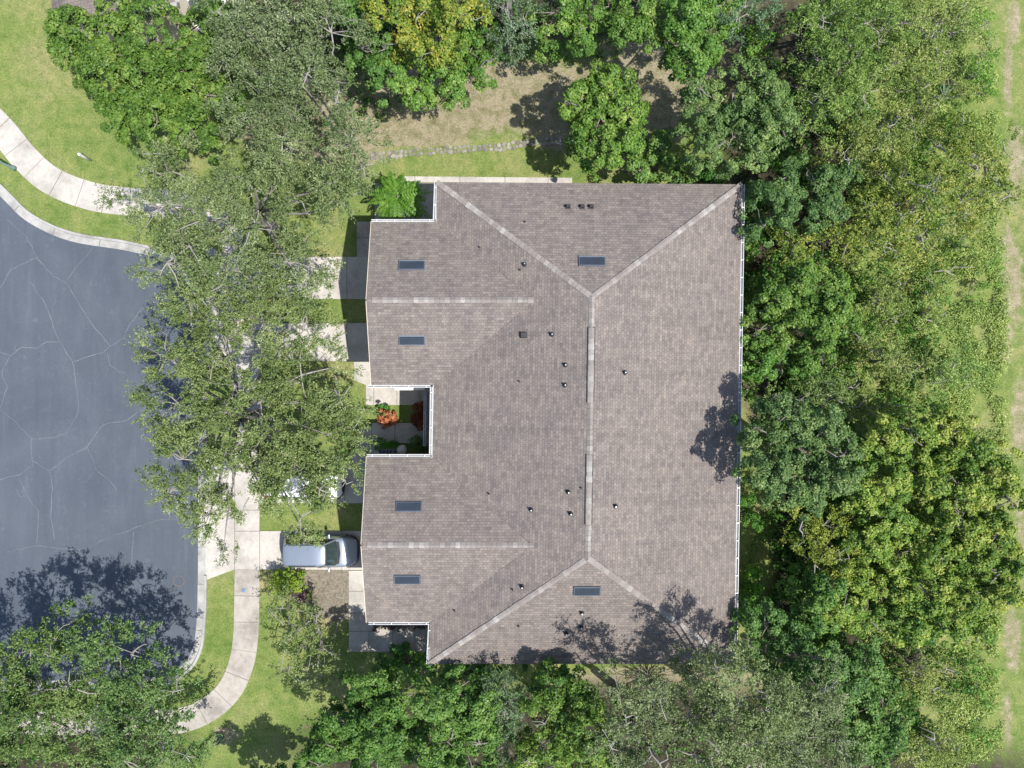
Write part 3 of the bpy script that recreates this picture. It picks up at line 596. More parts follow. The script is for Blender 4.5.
vn.location = (-11.75, -10.31, .045); tag(vn, 'silver minivan parked nose to the house on the lower driveway', 'car')
for c in vn.children:
    if c.name.startswith('number_plate'): c.location.z = 0
wc = make_car('car', P_WHITE, 4.6, 1.82, 1.45, 2.75, 3.35, .55, 4.6, .92, False)
wc.location = (-12.75, -6.25, .045); tag(wc, 'white car almost hidden under the oak on the driveway above the minivan', 'car')
def copy_tree(o, parent=None):
    c = o.copy(); C.objects.link(c); c.parent = parent
    for ch in list(o.children): copy_tree(ch, c)
    return c
c2 = copy_tree(wc); x, y = G(192, 8); c2.location = (x, y, .03); c2.rotation_euler = (0, 0, R(-40)); tag(c2, 'white car beside the neighbouring house at the top edge, seen through leaves', 'car')
slab('neighbour_driveway', [(150, 28), (236, 22), (240, -60), (170, -60)], .03, M['concrete'])
def pergola():
    x, y = G(222, 6, 2.4); t = empty('pergola', (x, y, 0), R(-20)); t.scale = (.75, .75, 1); tag(t, 'white slatted pergola at the top edge by the neighbouring house', 'pergola')
    for (a, b) in ((-1.1, -.9), (1.1, -.9), (-1.1, .9), (1.1, .9)):
        mb = MB(); mb.box(a-.06, a+.06, b-.06, b+.06, 0, 2.3); mb.build('post', M['trim'], t)
    for b in (-.9, .9):
        mb = MB(); mb.box(-1.4, 1.4, b-.04, b+.04, 2.3, 2.45); mb.build('beam', M['trim'], t)
    mb = MB()
    for k in range(10): mb.box(-1.3+k*.29, -1.18+k*.29, -1.2, 1.2, 2.452, 2.55)
    mb.build('slats', M['trim'], t)
pergola()

# ------------------------------------------------------------------ street furniture and yard things
def lamp_post():
    x, y = G(15, 168.5); t = empty('street_lamp', (x, y, 0)); tag(t, 'thin teal street lamp on the verge at the left edge by the curved footpath', 'street lamp')
    mb = MB(); mb.lathe([(.16, 0), (.14, .3), (.07, .4), (.06, 2.5), (.045, 4.3)], n=14); mb.build('pole', M['teal'], t, True)
    mb = MB(); mb.lathe([(.05, 4.3), (.17, 4.4), (.2, 4.75), (.05, 4.95)], n=14); mb.build('lantern', M['glass'], t, True)
    mb = MB(); mb.lathe([(.24, 4.75), (.1, 4.92), (.02, 5.05)], n=14); mb.build('cap', M['teal'], t, True)
lamp_post()
x, y = G(91, 160.5); t = empty('marker_post', (x, y, 0)); tag(t, 'short white utility marker post on the lawn beside the curved footpath', 'post')
mb = MB(); mb.lathe([(.09, 0), (.085, 1.1), (.07, 1.16)], n=12); mb.build('post', M['white'], t, True)
mb = MB(); mb.lathe([(.10, 1.16), (.09, 1.28), (.03, 1.33)], n=12); mb.build('cap', M['trim'], t, True)
x, y = G(221, 737); t = empty('utility_pedestal', (x, y, 0)); tag(t, 'small teal utility pedestal on the grass by the bend of the footpath', 'utility box')
mb = MB(); mb.lathe([(.20, 0), (.19, .55), (.16, .62)], n=14); mb.build('body', M['teal'], t, True)
mb = MB(); mb.lathe([(.20, .62), (.18, .70), (.05, .76)], n=14); mb.build('lid', M['dark'], t, True)
x, y = G(243.5, 590); mb = MB(); mb.lathe([(.14, .0), (.14, .008)], n=20); o = mb.build('meter_cover', M['blue']); o.location = (x, y, .052); tag(o, 'small blue round cover set in the footpath below the driveway', 'cover')
x, y = G(179, 581); mb = MB(); mb.lathe([(.36, 0), (.36, .008)], n=28); o = mb.build('manhole_cover', M['rust']); o.location = (x, y, .0095); tag(o, 'round rusty manhole cover in the asphalt near the kerb', 'manhole cover')
mb = MB(); mb.lathe([(.30, .008), (.30, .014)], n=28); mb.build('lid', M['asphalt'], o)
# rough stone edging across the back lawn
def edging():
    mb = MB(); path = catmull(gp([(372, 157), (410, 153), (450, 150), (500, 147), (540, 142), (575, 140)]), 10); rnd = random.Random(3)
    for i in range(len(path)-1):
        a = Vector(path[i]); b = Vector(path[i+1]); d = (b-a); L = d.length; d.normalize(); s = Vector((-d.y, d.x))
        k = 0
        while k < L:
            for row in (-.12, .12):
                c = a+d*(k+rnd.uniform(-.05, .05))+s*(row+rnd.uniform(-.06, .06)); w = rnd.uniform(.07, .15); h = rnd.uniform(.02, .07); an = rnd.uniform(0, 3)
                pts = [(c.x+math.cos(an+q*math.pi/3)*w*rnd.uniform(.8, 1.15), c.y+math.sin(an+q*math.pi/3)*w*rnd.uniform(.8, 1.15)) for q in range(6)]
                mb.prism(pts, 0, h)
            k += .26
    o = mb.build('stone_edging', M['stone']); tag(o, 'low rough stone edging running across the back lawn above the house', 'stone edging')
edging()
mb = MB(); bm = bmesh.new(); bmesh.ops.create_icosphere(bm, subdivisions=3, radius=.3)
for v in bm.verts: v.co *= 1+.18*mnoise.noise(v.co*3); v.co.z *= .7
me = bpy.data.meshes.new('boulder'); bm.to_mesh(me); bm.free(); o = link('boulder', me, M['trim']); x, y = G(402, 449.5); o.location = (x, y, .12); tag(o, 'pale rounded boulder between shrubs in the front courtyard', 'boulder')

# ------------------------------------------------------------------ foliage engine
def unit(a): return a/np.maximum(np.linalg.norm(a, axis=1, keepdims=True), 1e-6)
def leaf_mesh(name, cen, nrm, along, Ls, Ws, clump):
    n = len(cen); nrm = unit(nrm); t = unit(along-nrm*(along*nrm).sum(1, keepdims=True)); b = np.cross(nrm, t)
    L = Ls[:, None]*.5; Wd = Ws[:, None]*.5; fold = nrm*Wd*.45
    v = np.empty((n, 4, 3)); v[:, 0] = cen-t*L; v[:, 1] = cen+b*Wd+fold+t*L*.1; v[:, 2] = cen+t*L-nrm*L*.25; v[:, 3] = cen-b*Wd+fold+t*L*.1
    me = bpy.data.meshes.new(name); me.vertices.add(n*4); me.vertices.foreach_set('co', v.astype(np.float32).ravel())
    me.loops.add(n*4); me.loops.foreach_set('vertex_index', np.arange(n*4, dtype=np.int32)); me.polygons.add(n); me.polygons.foreach_set('loop_start', np.arange(0, n*4, 4, dtype=np.int32))
    at = me.attributes.new('clump', 'FLOAT', 'FACE'); at.data.foreach_set('value', clump.astype(np.float32)); me.update(calc_edges=True); return me
KIND = {  # clump density /m2, clump radius, leaves, leaf L, leaf W, shoot?, gap, depth layers
 'oak':   dict(dens=8.0, rc=.34, nl=84, L=.120, W=.058, shoot=True, gap=.15, under=.7, col='oak', bark='bark_pale', twig=.30, lump=.6),
 'maple': dict(dens=7.0, rc=.31, nl=94, L=.142, W=.102, shoot=False, gap=-.14, under=.8, col='maple', bark='bark', twig=.08, lump=.8),
 'yellow': dict(dens=5.0, rc=.36, nl=84, L=.138, W=.10, shoot=False, gap=-.08, under=.8, col='yellow', bark='bark_pale', twig=.25, lump=.8),
 'dark':  dict(dens=6.6, rc=.29, nl=86, L=.128, W=.092, shoot=False, gap=-.12, under=.7, col='dark', bark='bark', twig=.06, lump=.75),
 'elm':   dict(dens=7.2, rc=.34, nl=74, L=.13, W=.078, shoot=True, gap=.08, under=.7, col='elm', bark='bark_pale', twig=.2, lump=.9),
 'brush': dict(dens=8.5, rc=.27, nl=54, L=.130, W=.055, shoot=True, gap=-.02, under=.7, col='brush', bark='bark_pale', twig=.25, lump=.6),
 'lush':  dict(dens=4.0, rc=.30, nl=36, L=.22, W=.14, shoot=False, gap=.0, under=.4, col='lush', bark='bark', twig=.1, lump=.4),
}
def crown_points(rs, lobes, k, dens, topz, thick):
    """lobes (x,y,r,ztop). returns clump centres and outward directions"""
    out = []; dirs = []
    for li, (x, y, r, zt) in enumerate(lobes):
        n = int(dens*math.pi*r*r*1.15)+3; a = rs.uniform(0, 2*math.pi, n); rr = r*np.sqrt(rs.uniform(0, 1, n)); th = min(thick, r*1.1)
        ph = rs.uniform(0, 6.28, 3)
        wob = 1+.14*np.sin(3*a+ph[0])+.10*np.sin(5*a+ph[1])+.09*np.sin(9*a+ph[2]); rr = rr*wob
        q = np.clip(rr/(r*wob), 0, 1); dome = zt-th*(1-np.sqrt(np.maximum(0, 1-q*q)))
        X = x+rr*np.cos(a); Y = y+rr*np.sin(a)
        under = rs.uniform(0, 1, n) < k['under']*.6; dome = dome-np.where(under, rs.uniform(.4, 2.2, n), rs.uniform(0, .25, n))
        nx = np.cos(a)*q; ny = np.sin(a)*q; nz = np.sqrt(np.maximum(.05, 1-q*q))
        for i in range(n):
            z = dome[i]; nn = mnoise.noise(Vector((X[i]*.75+li*0, Y[i]*.75, rs_off[0]))); n2 = mnoise.noise(Vector((X[i]*.35, Y[i]*.35, rs_off[0]+9)))
            if nn*1.3+.2 < k['gap']-.18+(.12 if q[i] > .8 else 0) and rs.uniform() < .93: continue
            hid = any(j != li and (X[i]-lo[0])**2+(Y[i]-lo[1])**2 < (lo[2]*.7)**2 and z < lo[3]-th*.55-1.0 for j, lo in enumerate(lobes))
            if hid and rs.uniform() < .8: continue
            z += n2*k['lump']*1.6+nn*k['lump']*1.3+(0 if k['shoot'] else rs.uniform(-.4, .22))
            out.append((X[i], Y[i], max(z, .25))); dirs.append((nx[i], ny[i], nz[i]+.3))
    return np.array(out), unit(np.array(dirs))
rs_off = [0.0]
def foliage(rs, pts, dirs, k, scale=1.0, density=1.0):
    m = len(pts); nl = max(4, int(k['nl']*density)); N = m*nl
    cid = np.repeat(np.arange(m), nl); c = pts[cid]; d = dirs[cid]; rc = (k['rc']*scale*rs.uniform(.65, 1.35, m))[cid][:, None]
    if k['shoot']:
        nsh = 4; sid = rs.integers(0, nsh, N); ax = unit(d[::nl][:, None, :]*np.array([1.0, 1.0, .45])+rs.normal(0, .75, (m, nsh, 3))*np.array([1, 1, .45])) if False else None
        base = d[::nl]; ax = base[:, None, :]*np.array([1.4, 1.4, .35])+rs.normal(0, .55, (m, nsh, 3))*np.array([1, 1, .5]); ax = ax/np.linalg.norm(ax, axis=2, keepdims=True)
        A = ax[cid, sid]; tt = rs.uniform(-.3, 1.9, N)[:, None]
        pos = c+A*tt*rc+rs.normal(0, .055, (N, 3)); nrm = rs.normal(0, .55, (N, 3))+np.array([0, 0, .75]); along = A+rs.normal(0, .5, (N, 3))
    else:
        g = unit(rs.normal(0, 1, (N, 3))); s = (g*d).sum(1, keepdims=True); g = np.where(s < -.15, g-2*s*d, g); rad = rs.uniform(.55, 1.0, N)[:, None]
        pos = c+g*rc*rad*np.array([1.1, 1.1, .8]); nrm = g*.75+d*.25+rs.normal(0, .42, (N, 3))+np.array([0, 0, .45]); along = g+rs.normal(0, .6, (N, 3))
    L = k['L']*scale**.5*rs.uniform(.65, 1.3, N); Wd = k['W']*scale**.5*rs.uniform(.7, 1.25, N); cl = rs.uniform(0, 1, m)[cid]
    return pos, nrm, along, L, Wd, cl
def tree(name, kind, lobes, h, label, cat='tree', base=None, tint=(1, 1, 1), seed=None, thick=2.6, dens=1.0, group=None, scale=1.0, **ov):
    """lobes in (px, py, r px[, height offset]) as seen in the photo, unprojected at the crown's height"""
    k = dict(KIND[kind]); k.update(ov); seed = seed if seed is not None else abs(hash_(label)) % 100000
    rs = np.random.default_rng(seed); rr = random.Random(seed); rs_off[0] = (seed % 977)*.37
    wl_ = []
    for lo in lobes:
        hh = h*(lo[3] if len(lo) > 3 else rr.uniform(.86, 1.0)); he = max(.3, hh-min(thick, 1.2)*.5); x, y = G(lo[0], lo[1], he); wl_.append((x, y, lo[2]*(H-he)/FPX, hh))
    if base is None:
        sw = sum(l[2]**2 for l in wl_); bx = sum(l[0]*l[2]**2 for l in wl_)/sw; by = sum(l[1]*l[2]**2 for l in wl_)/sw
    else: bx, by = G(*base)
    root = empty(name, (bx, by, 0)); tag(root, label, cat, group)
    W2 = [(x-bx, y-by, r, z) for x, y, r, z in wl_]
    pts, dirs = crown_points(rs, W2, k, k['dens']*dens, h, thick)
    pos, nrm, al, L, Wd, cl = foliage(rs, pts, dirs, k, scale)
    cr_ = link('crown' if h > 2.2 else 'foliage', leaf_mesh('crown', pos, nrm, al, L, Wd, cl), LM[k['col']], root); cr_.color = (*tint, 1)
    # trunk, limbs and twigs
    mb = MB(); tr = max(.03, .022*h+.02*max(l[2] for l in W2)); fork = h*.33; nl = max(1, len(W2))
    if h > 2.2:
        jit = lambda s: Vector((rr.uniform(-s, s), rr.uniform(-s, s), rr.uniform(-s, s)))
        top = Vector((rr.uniform(-.2, .2), rr.uniform(-.2, .2), fork)); mb.tube([(0, 0, -.1), (0, 0, .3), top*.5+jit(.06), top], [tr*1.35, tr*1.05, tr*.95, tr*.85], 9)
        nodes = []
        for (x, y, r, z) in W2:
            end = Vector((x, y, z-min(thick, r)*.45-.2)); mid = top.lerp(end, .5)+jit(.35)+Vector((0, 0, -.12*(end-top).length*.5))
            q1 = top.lerp(mid, .5)+jit(.15); q2 = mid.lerp(end, .5)+jit(.2)
            r0 = tr*.55*min(1, .5+r/4); mb.tube([top, q1, mid, q2, end], [r0, r0*.85, r0*.65, r0*.45, r0*.22], 6); nodes += [(mid, r), (q2, r), (end, r), (q1, r)]
        npos = [n_[0] for n_ in nodes]; sec = []
        for (x, y, r, z) in W2:                     # secondary limbs inside each lobe
            for q in range(max(3, int(r*3.2))):
                a_ = rr.uniform(0, 6.28); q_ = r*math.sqrt(rr.uniform(.05, .85)); p = Vector((x+q_*math.cos(a_), y+q_*math.sin(a_), z-min(thick, r)*(.25+.6*(q_/r)**2)-rr.uniform(.15, .6)))
                a = min(npos, key=lambda t: (t-p).length_squared)
                if (a-p).length > 4: continue
                m_ = a.lerp(p, .5)+jit(.25)+Vector((0, 0, .1)); w_ = .03+.014*(a-p).length; mb.tube([a, m_, p], [w_, w_*.75, w_*.45], 5, False); sec += [p, m_]
        npos = npos+sec; NP = np.array([list(v) for v in npos])
        for i in rs.permutation(len(pts))[:int(len(pts)*k['twig'])]:
            p = Vector(pts[i]); d2 = ((NP-pts[i])**2).sum(1); j_ = int(d2.argmin())
            if d2[j_] > 3.0: continue
            a = npos[j_]; e2 = p+Vector(dirs[i])*.15+jit(.12); m_ = a.lerp(e2, .55)+jit(.14); mb.tube([a, m_, e2], [.024, .017, .008], 3, False)
        if kind in ('oak', 'brush') and h > 3:
            for _ in range(int(len(pts)*k.get('bare', .014))):     # bare pale limbs that stand clear of the leaves
                i = rr.randrange(len(pts)); p = Vector(pts[i]); dd = Vector((p.x, p.y, 0)).normalized() if p.xy.length > .1 else Vector((1, 0, 0)); dd = Matrix.Rotation(rr.uniform(-.8, .8), 3, 'Z')@dd
                a = p-dd*rr.uniform(.7, 1.6)+Vector((0, 0, -.3)); b = p+dd*rr.uniform(.1, .5)+Vector((0, 0, .16)); q1 = a.lerp(b, .35)+jit(.07); q2 = a.lerp(b, .7)+jit(.07); mb.tube([a, q1, q2, b], [.034, .027, .019, .007], 5, False)
                for q in (q1, q2, q2, q1.lerp(q2, .5)):
                    f_ = Matrix.Rotation(rr.choice((-1, 1))*rr.uniform(.4, .9), 3, 'Z')@dd; L_ = rr.uniform(.25, .6); e_ = q+f_*L_+Vector((0, 0, rr.uniform(0, .15))); mb.tube([q, q.lerp(e_, .5)+jit(.03), e_], [.015, .011, .005], 3, False)
    else:
        for _ in range(7):
            i = rr.randrange(len(pts)); mb.tube([(0, 0, -.03), Vector(pts[i])*.5+Vector((0, 0, .05)), pts[i]], [.03, .02, .01], 4)
    mb.build('trunk' if h > 2.2 else 'stem', M[k['bark']], root, True)
    return root
def hash_(s):
    v = 7
    for ch in s: v = (v*131+ord(ch)) % 2147483647
    return v

# ------------------------------------------------------------------ trees
GREY = (1.0, .98, 1.08)
# the front oaks along the kerb
tree('oak_tree', 'oak', [(165, 355, 30), (215, 330, 45), (185, 300, 35), (265, 320, 42), (302, 330, 28), (298, 375, 42), (338, 400, 28), (175, 405, 40), (230, 385, 45), (265, 430, 48), (325, 435, 34), (180, 460, 34), (165, 495, 26), (225, 475, 36), (290, 480, 34), (205, 525, 19), (300, 518, 24), (342, 462, 15), (225, 552, 7), (308, 536, 9), (272, 488, 20), (300, 492, 16), (318, 478, 18), (346, 480, 9), (285, 478, 16), (310, 490, 13), (326, 472, 13), (266, 498, 12), (293, 474, 20), (320, 489, 12), (276, 492, 15), (303, 480, 16)], 9.4,
     'largest spreading oak over the kerb, right above the silver minivan', tint=(1.10, 1.12, .85), base=(262, 415))
tree('oak_tree', 'oak', [(165, 262, 28), (195, 225, 42), (150, 215, 22), (120, 200, 9), (250, 225, 42), (225, 270, 38), (285, 260, 38), (300, 285, 18), (300, 200, 36), (335, 180, 26), (240, 175, 36), (170, 170, 28), (145, 168, 18), (280, 150, 30), (345, 200, 14)], 10,
     'wide grey green oak over the top driveway, left of the lush bright plant', tint=(1.08, 1.09, 1.0), base=(278, 226))
tree('oak_tree', 'oak', [(250, 35, 32), (290, 20, 34), (330, 30, 30), (265, 80, 34), (305, 70, 36), (335, 100, 30), (290, 115, 28), (350, 140, 26), (365, 165, 18), (240, 120, 22), (225, 60, 16), (218, 12, 15), (226, 34, 15), (255, -20, 35), (310, -25, 35)], 10.5,
     'tall grey green oak at the top, between the two bright green maples', tint=(.98, 1.0, 1.02), base=(308, 85))
# top left
tree('maple_tree', 'maple', [(72, 28, 26), (110, 22, 26), (150, 30, 32), (195, 45, 30), (95, 60, 32), (135, 75, 36), (180, 85, 38), (215, 95, 22), (120, 105, 26), (155, 120, 28), (190, 128, 22), (210, 65, 24), (60, 50, 12), (213, 8, 13), (204, 24, 11), (222, 20, 10)], 7.6,
     'dense bright green maple on the top left lawn', tint=(.98, .92, .9), base=(160, 90), dens=1.1)
# bottom left
tree('elm_tree', 'elm', [(20, 680, 34), (55, 640, 22), (60, 690, 40), (20, 730, 40), (75, 740, 40), (-30, 710, 50), (30, 650, 20)], 7.6, 'leafy green tree in the bottom left corner, left of the pale trunk', tint=(1.05, 1.0, .95), base=(30, 690))
tree('elm_tree', 'elm', [(115, 660, 30), (95, 640, 18), (150, 680, 25), (130, 720, 32), (165, 745, 30), (178, 690, 12), (120, 765, 35), (185, 755, 16), (135, 650, 13)], 7.4, 'leafy green tree beside the bottom kerb, its pale trunk showing', tint=(1.0, 1.02, 1.05), base=(112, 712))
# top centre
tree('turning_maple_tree', 'yellow', [(390, 12, 24), (425, 8, 28), (460, 12, 24), (400, 38, 18), (440, 38, 22), (420, 55, 10), (430, -30, 40)], 9.6, 'maple turning golden yellow at the top edge', base=(425, 10), tint=(1.12, 1.05, 1.0))
tree('maple_tree', 'maple', [(352, 10, 24), (360, 48, 18), (372, 70, 14), (385, 50, 14)], 8.4, 'dark green maple squeezed between the grey oak and the golden maple', tint=(.8, .88, 1.1), base=(360, 30))
tree('maple_tree', 'maple', [(395, 75, 14), (412, 88, 16), (440, 72, 22), (470, 58, 20), (455, 88, 13), (480, 30, 20), (485, 62, 12)], 7.6, 'bright green maple just below the golden yellow maple', tint=(1.1, 1.08, 1.1), base=(440, 60))
tree('oak_tree', 'oak', [(505, 8, 24), (510, 38, 15), (522, 18, 16)], 8, 'small grey tree at the top edge, right of the golden maple', tint=(.8, .92, 1.1), base=(508, 15))
tree('maple_tree', 'maple', [(555, 10, 26), (580, 28, 18), (545, 32, 12), (600, 8, 20)], 8, 'yellowish green maple at the top edge above the round lone tree', tint=(1.0, 1.0, 1.0), base=(570, 8))
tree('maple_tree', 'maple', [(640, 8, 26), (625, 30, 16), (655, 32, 16)], 8, 'mid green maple at the top edge, between two others, above a bare patch', tint=(1.05, 1.0, 1.0), base=(640, 8))
tree('maple_tree', 'maple', [(690, 15, 30), (715, 5, 26), (680, 45, 22), (705, 45, 16), (690, 68, 14)], 9, 'rich green maple at the top edge, above the big round dark tree', tint=(.95, 1.0, .95), base=(695, 15))
tree('oak_tree', 'oak', [(745, 8, 20), (735, 22, 10), (765, -8, 24)], 8, 'small blue grey tree at the top edge by the bare path', tint=(.75, .95, 1.15), base=(745, 5))
tree('maple_tree', 'maple', [(762, 38, 13), (752, 48, 9)], 5, 'small bright green tree beside the bare rocky path near the top', tint=(1.1, 1.1, 1.0), base=(755, 50))
# lone trees north of the house
tree('maple_tree', 'maple', [(605, 88, 26), (628, 108, 22), (580, 98, 18), (600, 118, 26), (622, 140, 20), (590, 142, 18), (606, 158, 12), (570, 104, 9)], 7.4, 'round yellow green tree standing alone on the back lawn', tint=(1.2, 1.12, 1.1), base=(595, 128), dens=1.15)
tree('maple_tree', 'maple', [(655, 158, 18), (675, 165, 16), (640, 170, 12), (660, 145, 11)], 5, 'low light green tree close to the roof edge, right of the lone round tree', tint=(1.15, 1.1, 1.5), base=(655, 168))
tree('broad_tree', 'dark', [(735, 90, 34), (762, 100, 30), (712, 110, 26), (775, 125, 22), (740, 130, 32), (720, 145, 22), (755, 150, 18), (700, 90, 13)], 9, 'big round mid green tree at the upper right corner of the house', tint=(1.25, 1.12, 1.05), base=(725, 125))
# right hand woods
tree('broad_tree', 'dark', [(790, 175, 28), (815, 180, 26), (775, 200, 26), (800, 210, 28), (830, 205, 22), (765, 225, 16), (845, 175, 16)], 8, 'dark blue green tree right of the roof corner', tint=(.9, .92, .85), base=(780, 205))
tree('brush_tree', 'brush', [(825, 25, 30), (850, 60, 32), (820, 60, 24), (870, 20, 32), (830, 90, 26), (865, 95, 26), (815, 115, 22)], 8.5, 'green feathery tree at the top of the woods beside the dark gap', tint=(.85, 1.02, .8), base=(835, 55))
tree('brush_tree', 'brush', [(905, 20, 30), (935, 15, 28), (900, 60, 32), (940, 55, 28), (960, 30, 22), (920, 90, 28), (965, -5, 26)], 7.5, 'fine leaved olive tree at the top of the woods near the dirt track', tint=(1.08, 1.12, 1.05), base=(915, 45))
tree('brush_tree', 'brush', [(860, 135, 26), (890, 125, 28), (850, 160, 20), (915, 125, 26), (945, 95, 22)], 7.5, 'olive tree with a bare pale branch, above the yellow leaved tree', tint=(1.12, 1.1, 1.0), base=(880, 125))
tree('brush_tree', 'brush', [(950, 150, 30), (985, 165, 24), (930, 185, 28), (965, 200, 30), (1005, 150, 18), (1010, 195, 18), (960, 125, 18)], 8, 'yellow leaved tree reaching over the dirt track at upper right', tint=(1.05, 1.05, 1.2), col='olive', base=(955, 175))
tree('brush_tree', 'brush', [(890, 180, 28), (870, 215, 28), (905, 215, 28), (925, 240, 26), (885, 245, 26), (960, 250, 26), (945, 270, 20)], 7.5, 'golden green tree right of the dark blue green one', tint=(1.05, 1.05, 1.2), col='olive', base=(900, 210))
tree('brush_tree', 'brush', [(795, 245, 20), (825, 240, 22), (845, 230, 16), (785, 235, 12)], 7, 'narrow yellow green tree beside the dark gap at the house corner', tint=(1.0, 1.0, 1.0), col='olive', base=(808, 240))
tree('maple_tree', 'maple', [(800, 285, 26), (830, 290, 24), (845, 315, 22), (815, 320, 28), (775, 300, 22), (785, 335, 26), (825, 345, 22), (760, 330, 18), (855, 335, 12)], 7.6, 'clumpy bright green tree halfway down the right side of the house', tint=(1.05, 1.0, 1.0), base=(790, 315), dens=1.1)
tree('maple_tree', 'maple', [(755, 285, 13), (758, 360, 15), (780, 362, 18), (805, 368, 14)], 5, 'low green tree against the right gutter below the clumpy one', tint=(.85, 1.0, 1.1), base=(765, 345))
tree('brush_tree', 'brush', [(815, 385, 16), (800, 400, 14), (835, 400, 18), (775, 395, 10)], 5.5, 'thin grey green tree above the round blue green one', tint=(.85, .95, 1.0), base=(812, 390))
tree('broad_tree', 'dark', [(795, 425, 28), (825, 430, 24), (845, 455, 22), (775, 445, 26), (810, 460, 30), (835, 480, 22), (785, 480, 28), (765, 470, 20), (815, 498, 20), (760, 430, 14), (780, 410, 14)], 11.5, 'big round blue green tree casting its shadow on the right roof edge', tint=(1.15, 1.05, 1.05), base=(785, 450))
tree('maple_tree', 'maple', [(970, 450, 26), (945, 430, 22), (990, 480, 24), (960, 485, 28), (915, 440, 22), (885, 440, 20), (1005, 455, 13), (930, 470, 24), (1010, 500, 15)], 8.5, 'yellowish maple in the woods near the dirt track, topmost of the yellowish four', tint=(.90, 1.0, .95), col='olive', rc=.28, dens=1.15, lump=.45, base=(945, 465))
tree('maple_tree', 'maple', [(895, 480, 26), (880, 515, 24), (915, 520, 28), (870, 545, 22), (900, 555, 26), (860, 495, 16)], 7.5, 'yellow green maple just right of the round blue green tree', tint=(.88, 1.03, 1.0), col='olive', rc=.28, dens=1.15, lump=.45, base=(888, 515))
tree('maple_tree', 'maple', [(965, 530, 30), (1000, 535, 24), (945, 560, 26), (985, 570, 26), (1015, 565, 18), (1010, 600, 16), (975, 605, 24)], 8.5, 'golden green maple leaning over the dirt track at lower right', tint=(.90, 1.0, .95), col='olive', rc=.28, dens=1.15, lump=.45, base=(970, 560))
tree('maple_tree', 'maple', [(930, 595, 26), (890, 595, 26), (860, 585, 22), (945, 630, 22), (905, 625, 24), (870, 620, 22), (985, 635, 18), (845, 610, 18)], 7.5, 'yellow green maple with bare twigs near the lower right brush', tint=(.88, 1.03, 1.0), col='olive', rc=.28, dens=1.15, lump=.45, base=(900, 605))
tree('brush_tree', 'brush', [(800, 530, 20), (825, 525, 22), (840, 555, 22), (815, 565, 18)], 7, 'yellow green tree beside the bare patch, below the round blue green tree', tint=(1.1, 1.08, .6), base=(822, 545))
tree('maple_tree', 'maple', [(810, 600, 20), (830, 585, 18), (800, 625, 18), (830, 630, 20), (840, 660, 18)], 7, 'mid green tree right of the dark bare patch by the lower roof corner', tint=(.95, 1.0, 1.1), base=(818, 615))
tree('broad_tree', 'dark', [(765, 625, 20), (790, 640, 22), (820, 660, 22), (750, 645, 12), (800, 670, 22), (845, 680, 20)], 9, 'dark green tree at the lower right corner of the roof', tint=(.95, 1.05, .85), base=(790, 650))
tree('maple_tree', 'maple', [(865, 665, 24), (885, 700, 26), (855, 710, 24), (895, 735, 24), (865, 745, 26), (880, 775, 24)], 7.5, 'mid green clumpy tree near the bottom, left of the pale brush', tint=(1.0, 1.0, 1.35), base=(872, 715))
for (lb, hh, lab, tn) in (
   ([(880, 300, 18), (900, 285, 15), (893, 318, 14)], 4.0, 'olive bush in the overgrown strip, topmost below the golden green tree', (1.05, 1.1, 1.0)),
   ([(935, 300, 16), (950, 318, 13), (925, 320, 12)], 3.0, 'pale green bush in the overgrown strip, right of the topmost olive bush', (1.2, 1.3, 1.2)),
   ([(895, 360, 16), (878, 350, 13), (912, 372, 13)], 3.6, 'greyish olive bush in the middle of the overgrown strip', (1.15, 1.15, 1.2)),
   ([(950, 365, 15), (968, 380, 12), (940, 382, 12)], 2.8, 'pale green bush in the overgrown strip by the dirt track, above the yellowish maple', (1.15, 1.35, 1.3)),
   ([(862, 402, 15), (876, 415, 13), (855, 382, 12), (895, 405, 12)], 4, 'light green bush touching the round blue green tree', (1.15, 1.15, 1.0)),
   ([(915, 672, 15), (932, 690, 14), (945, 668, 12)], 3.4, 'olive bush in the pale brush at lower right, topmost of its patch', (1.25, 1.15, 1.1)),
   ([(935, 740, 17), (955, 752, 14), (925, 760, 15)], 3, 'pale olive bush in the bottom right brush beside the track', (1.25, 1.2, 1.1)),
   ([(980, 95, 12), (984, 60, 10), (986, 25, 9), (978, 75, 10)], 2.4, 'bright green bush along the dirt track at upper right', (.8, 1.2, .7)),
   ([(982, 700, 9), (985, 672, 8), (986, 735, 9)], 1.8, 'bright green bush along the dirt track at lower right', (.7, 1.15, .7)),
   ([(983, 262, 9), (988, 290, 8)], 2.0, 'narrow green bush at the track edge below the yellow leaved tree', (.85, 1.2, .75))):
    tree('bush', 'brush', lb, hh, lab, 'bush', tint=tn, thick=1.5, twig=.25)
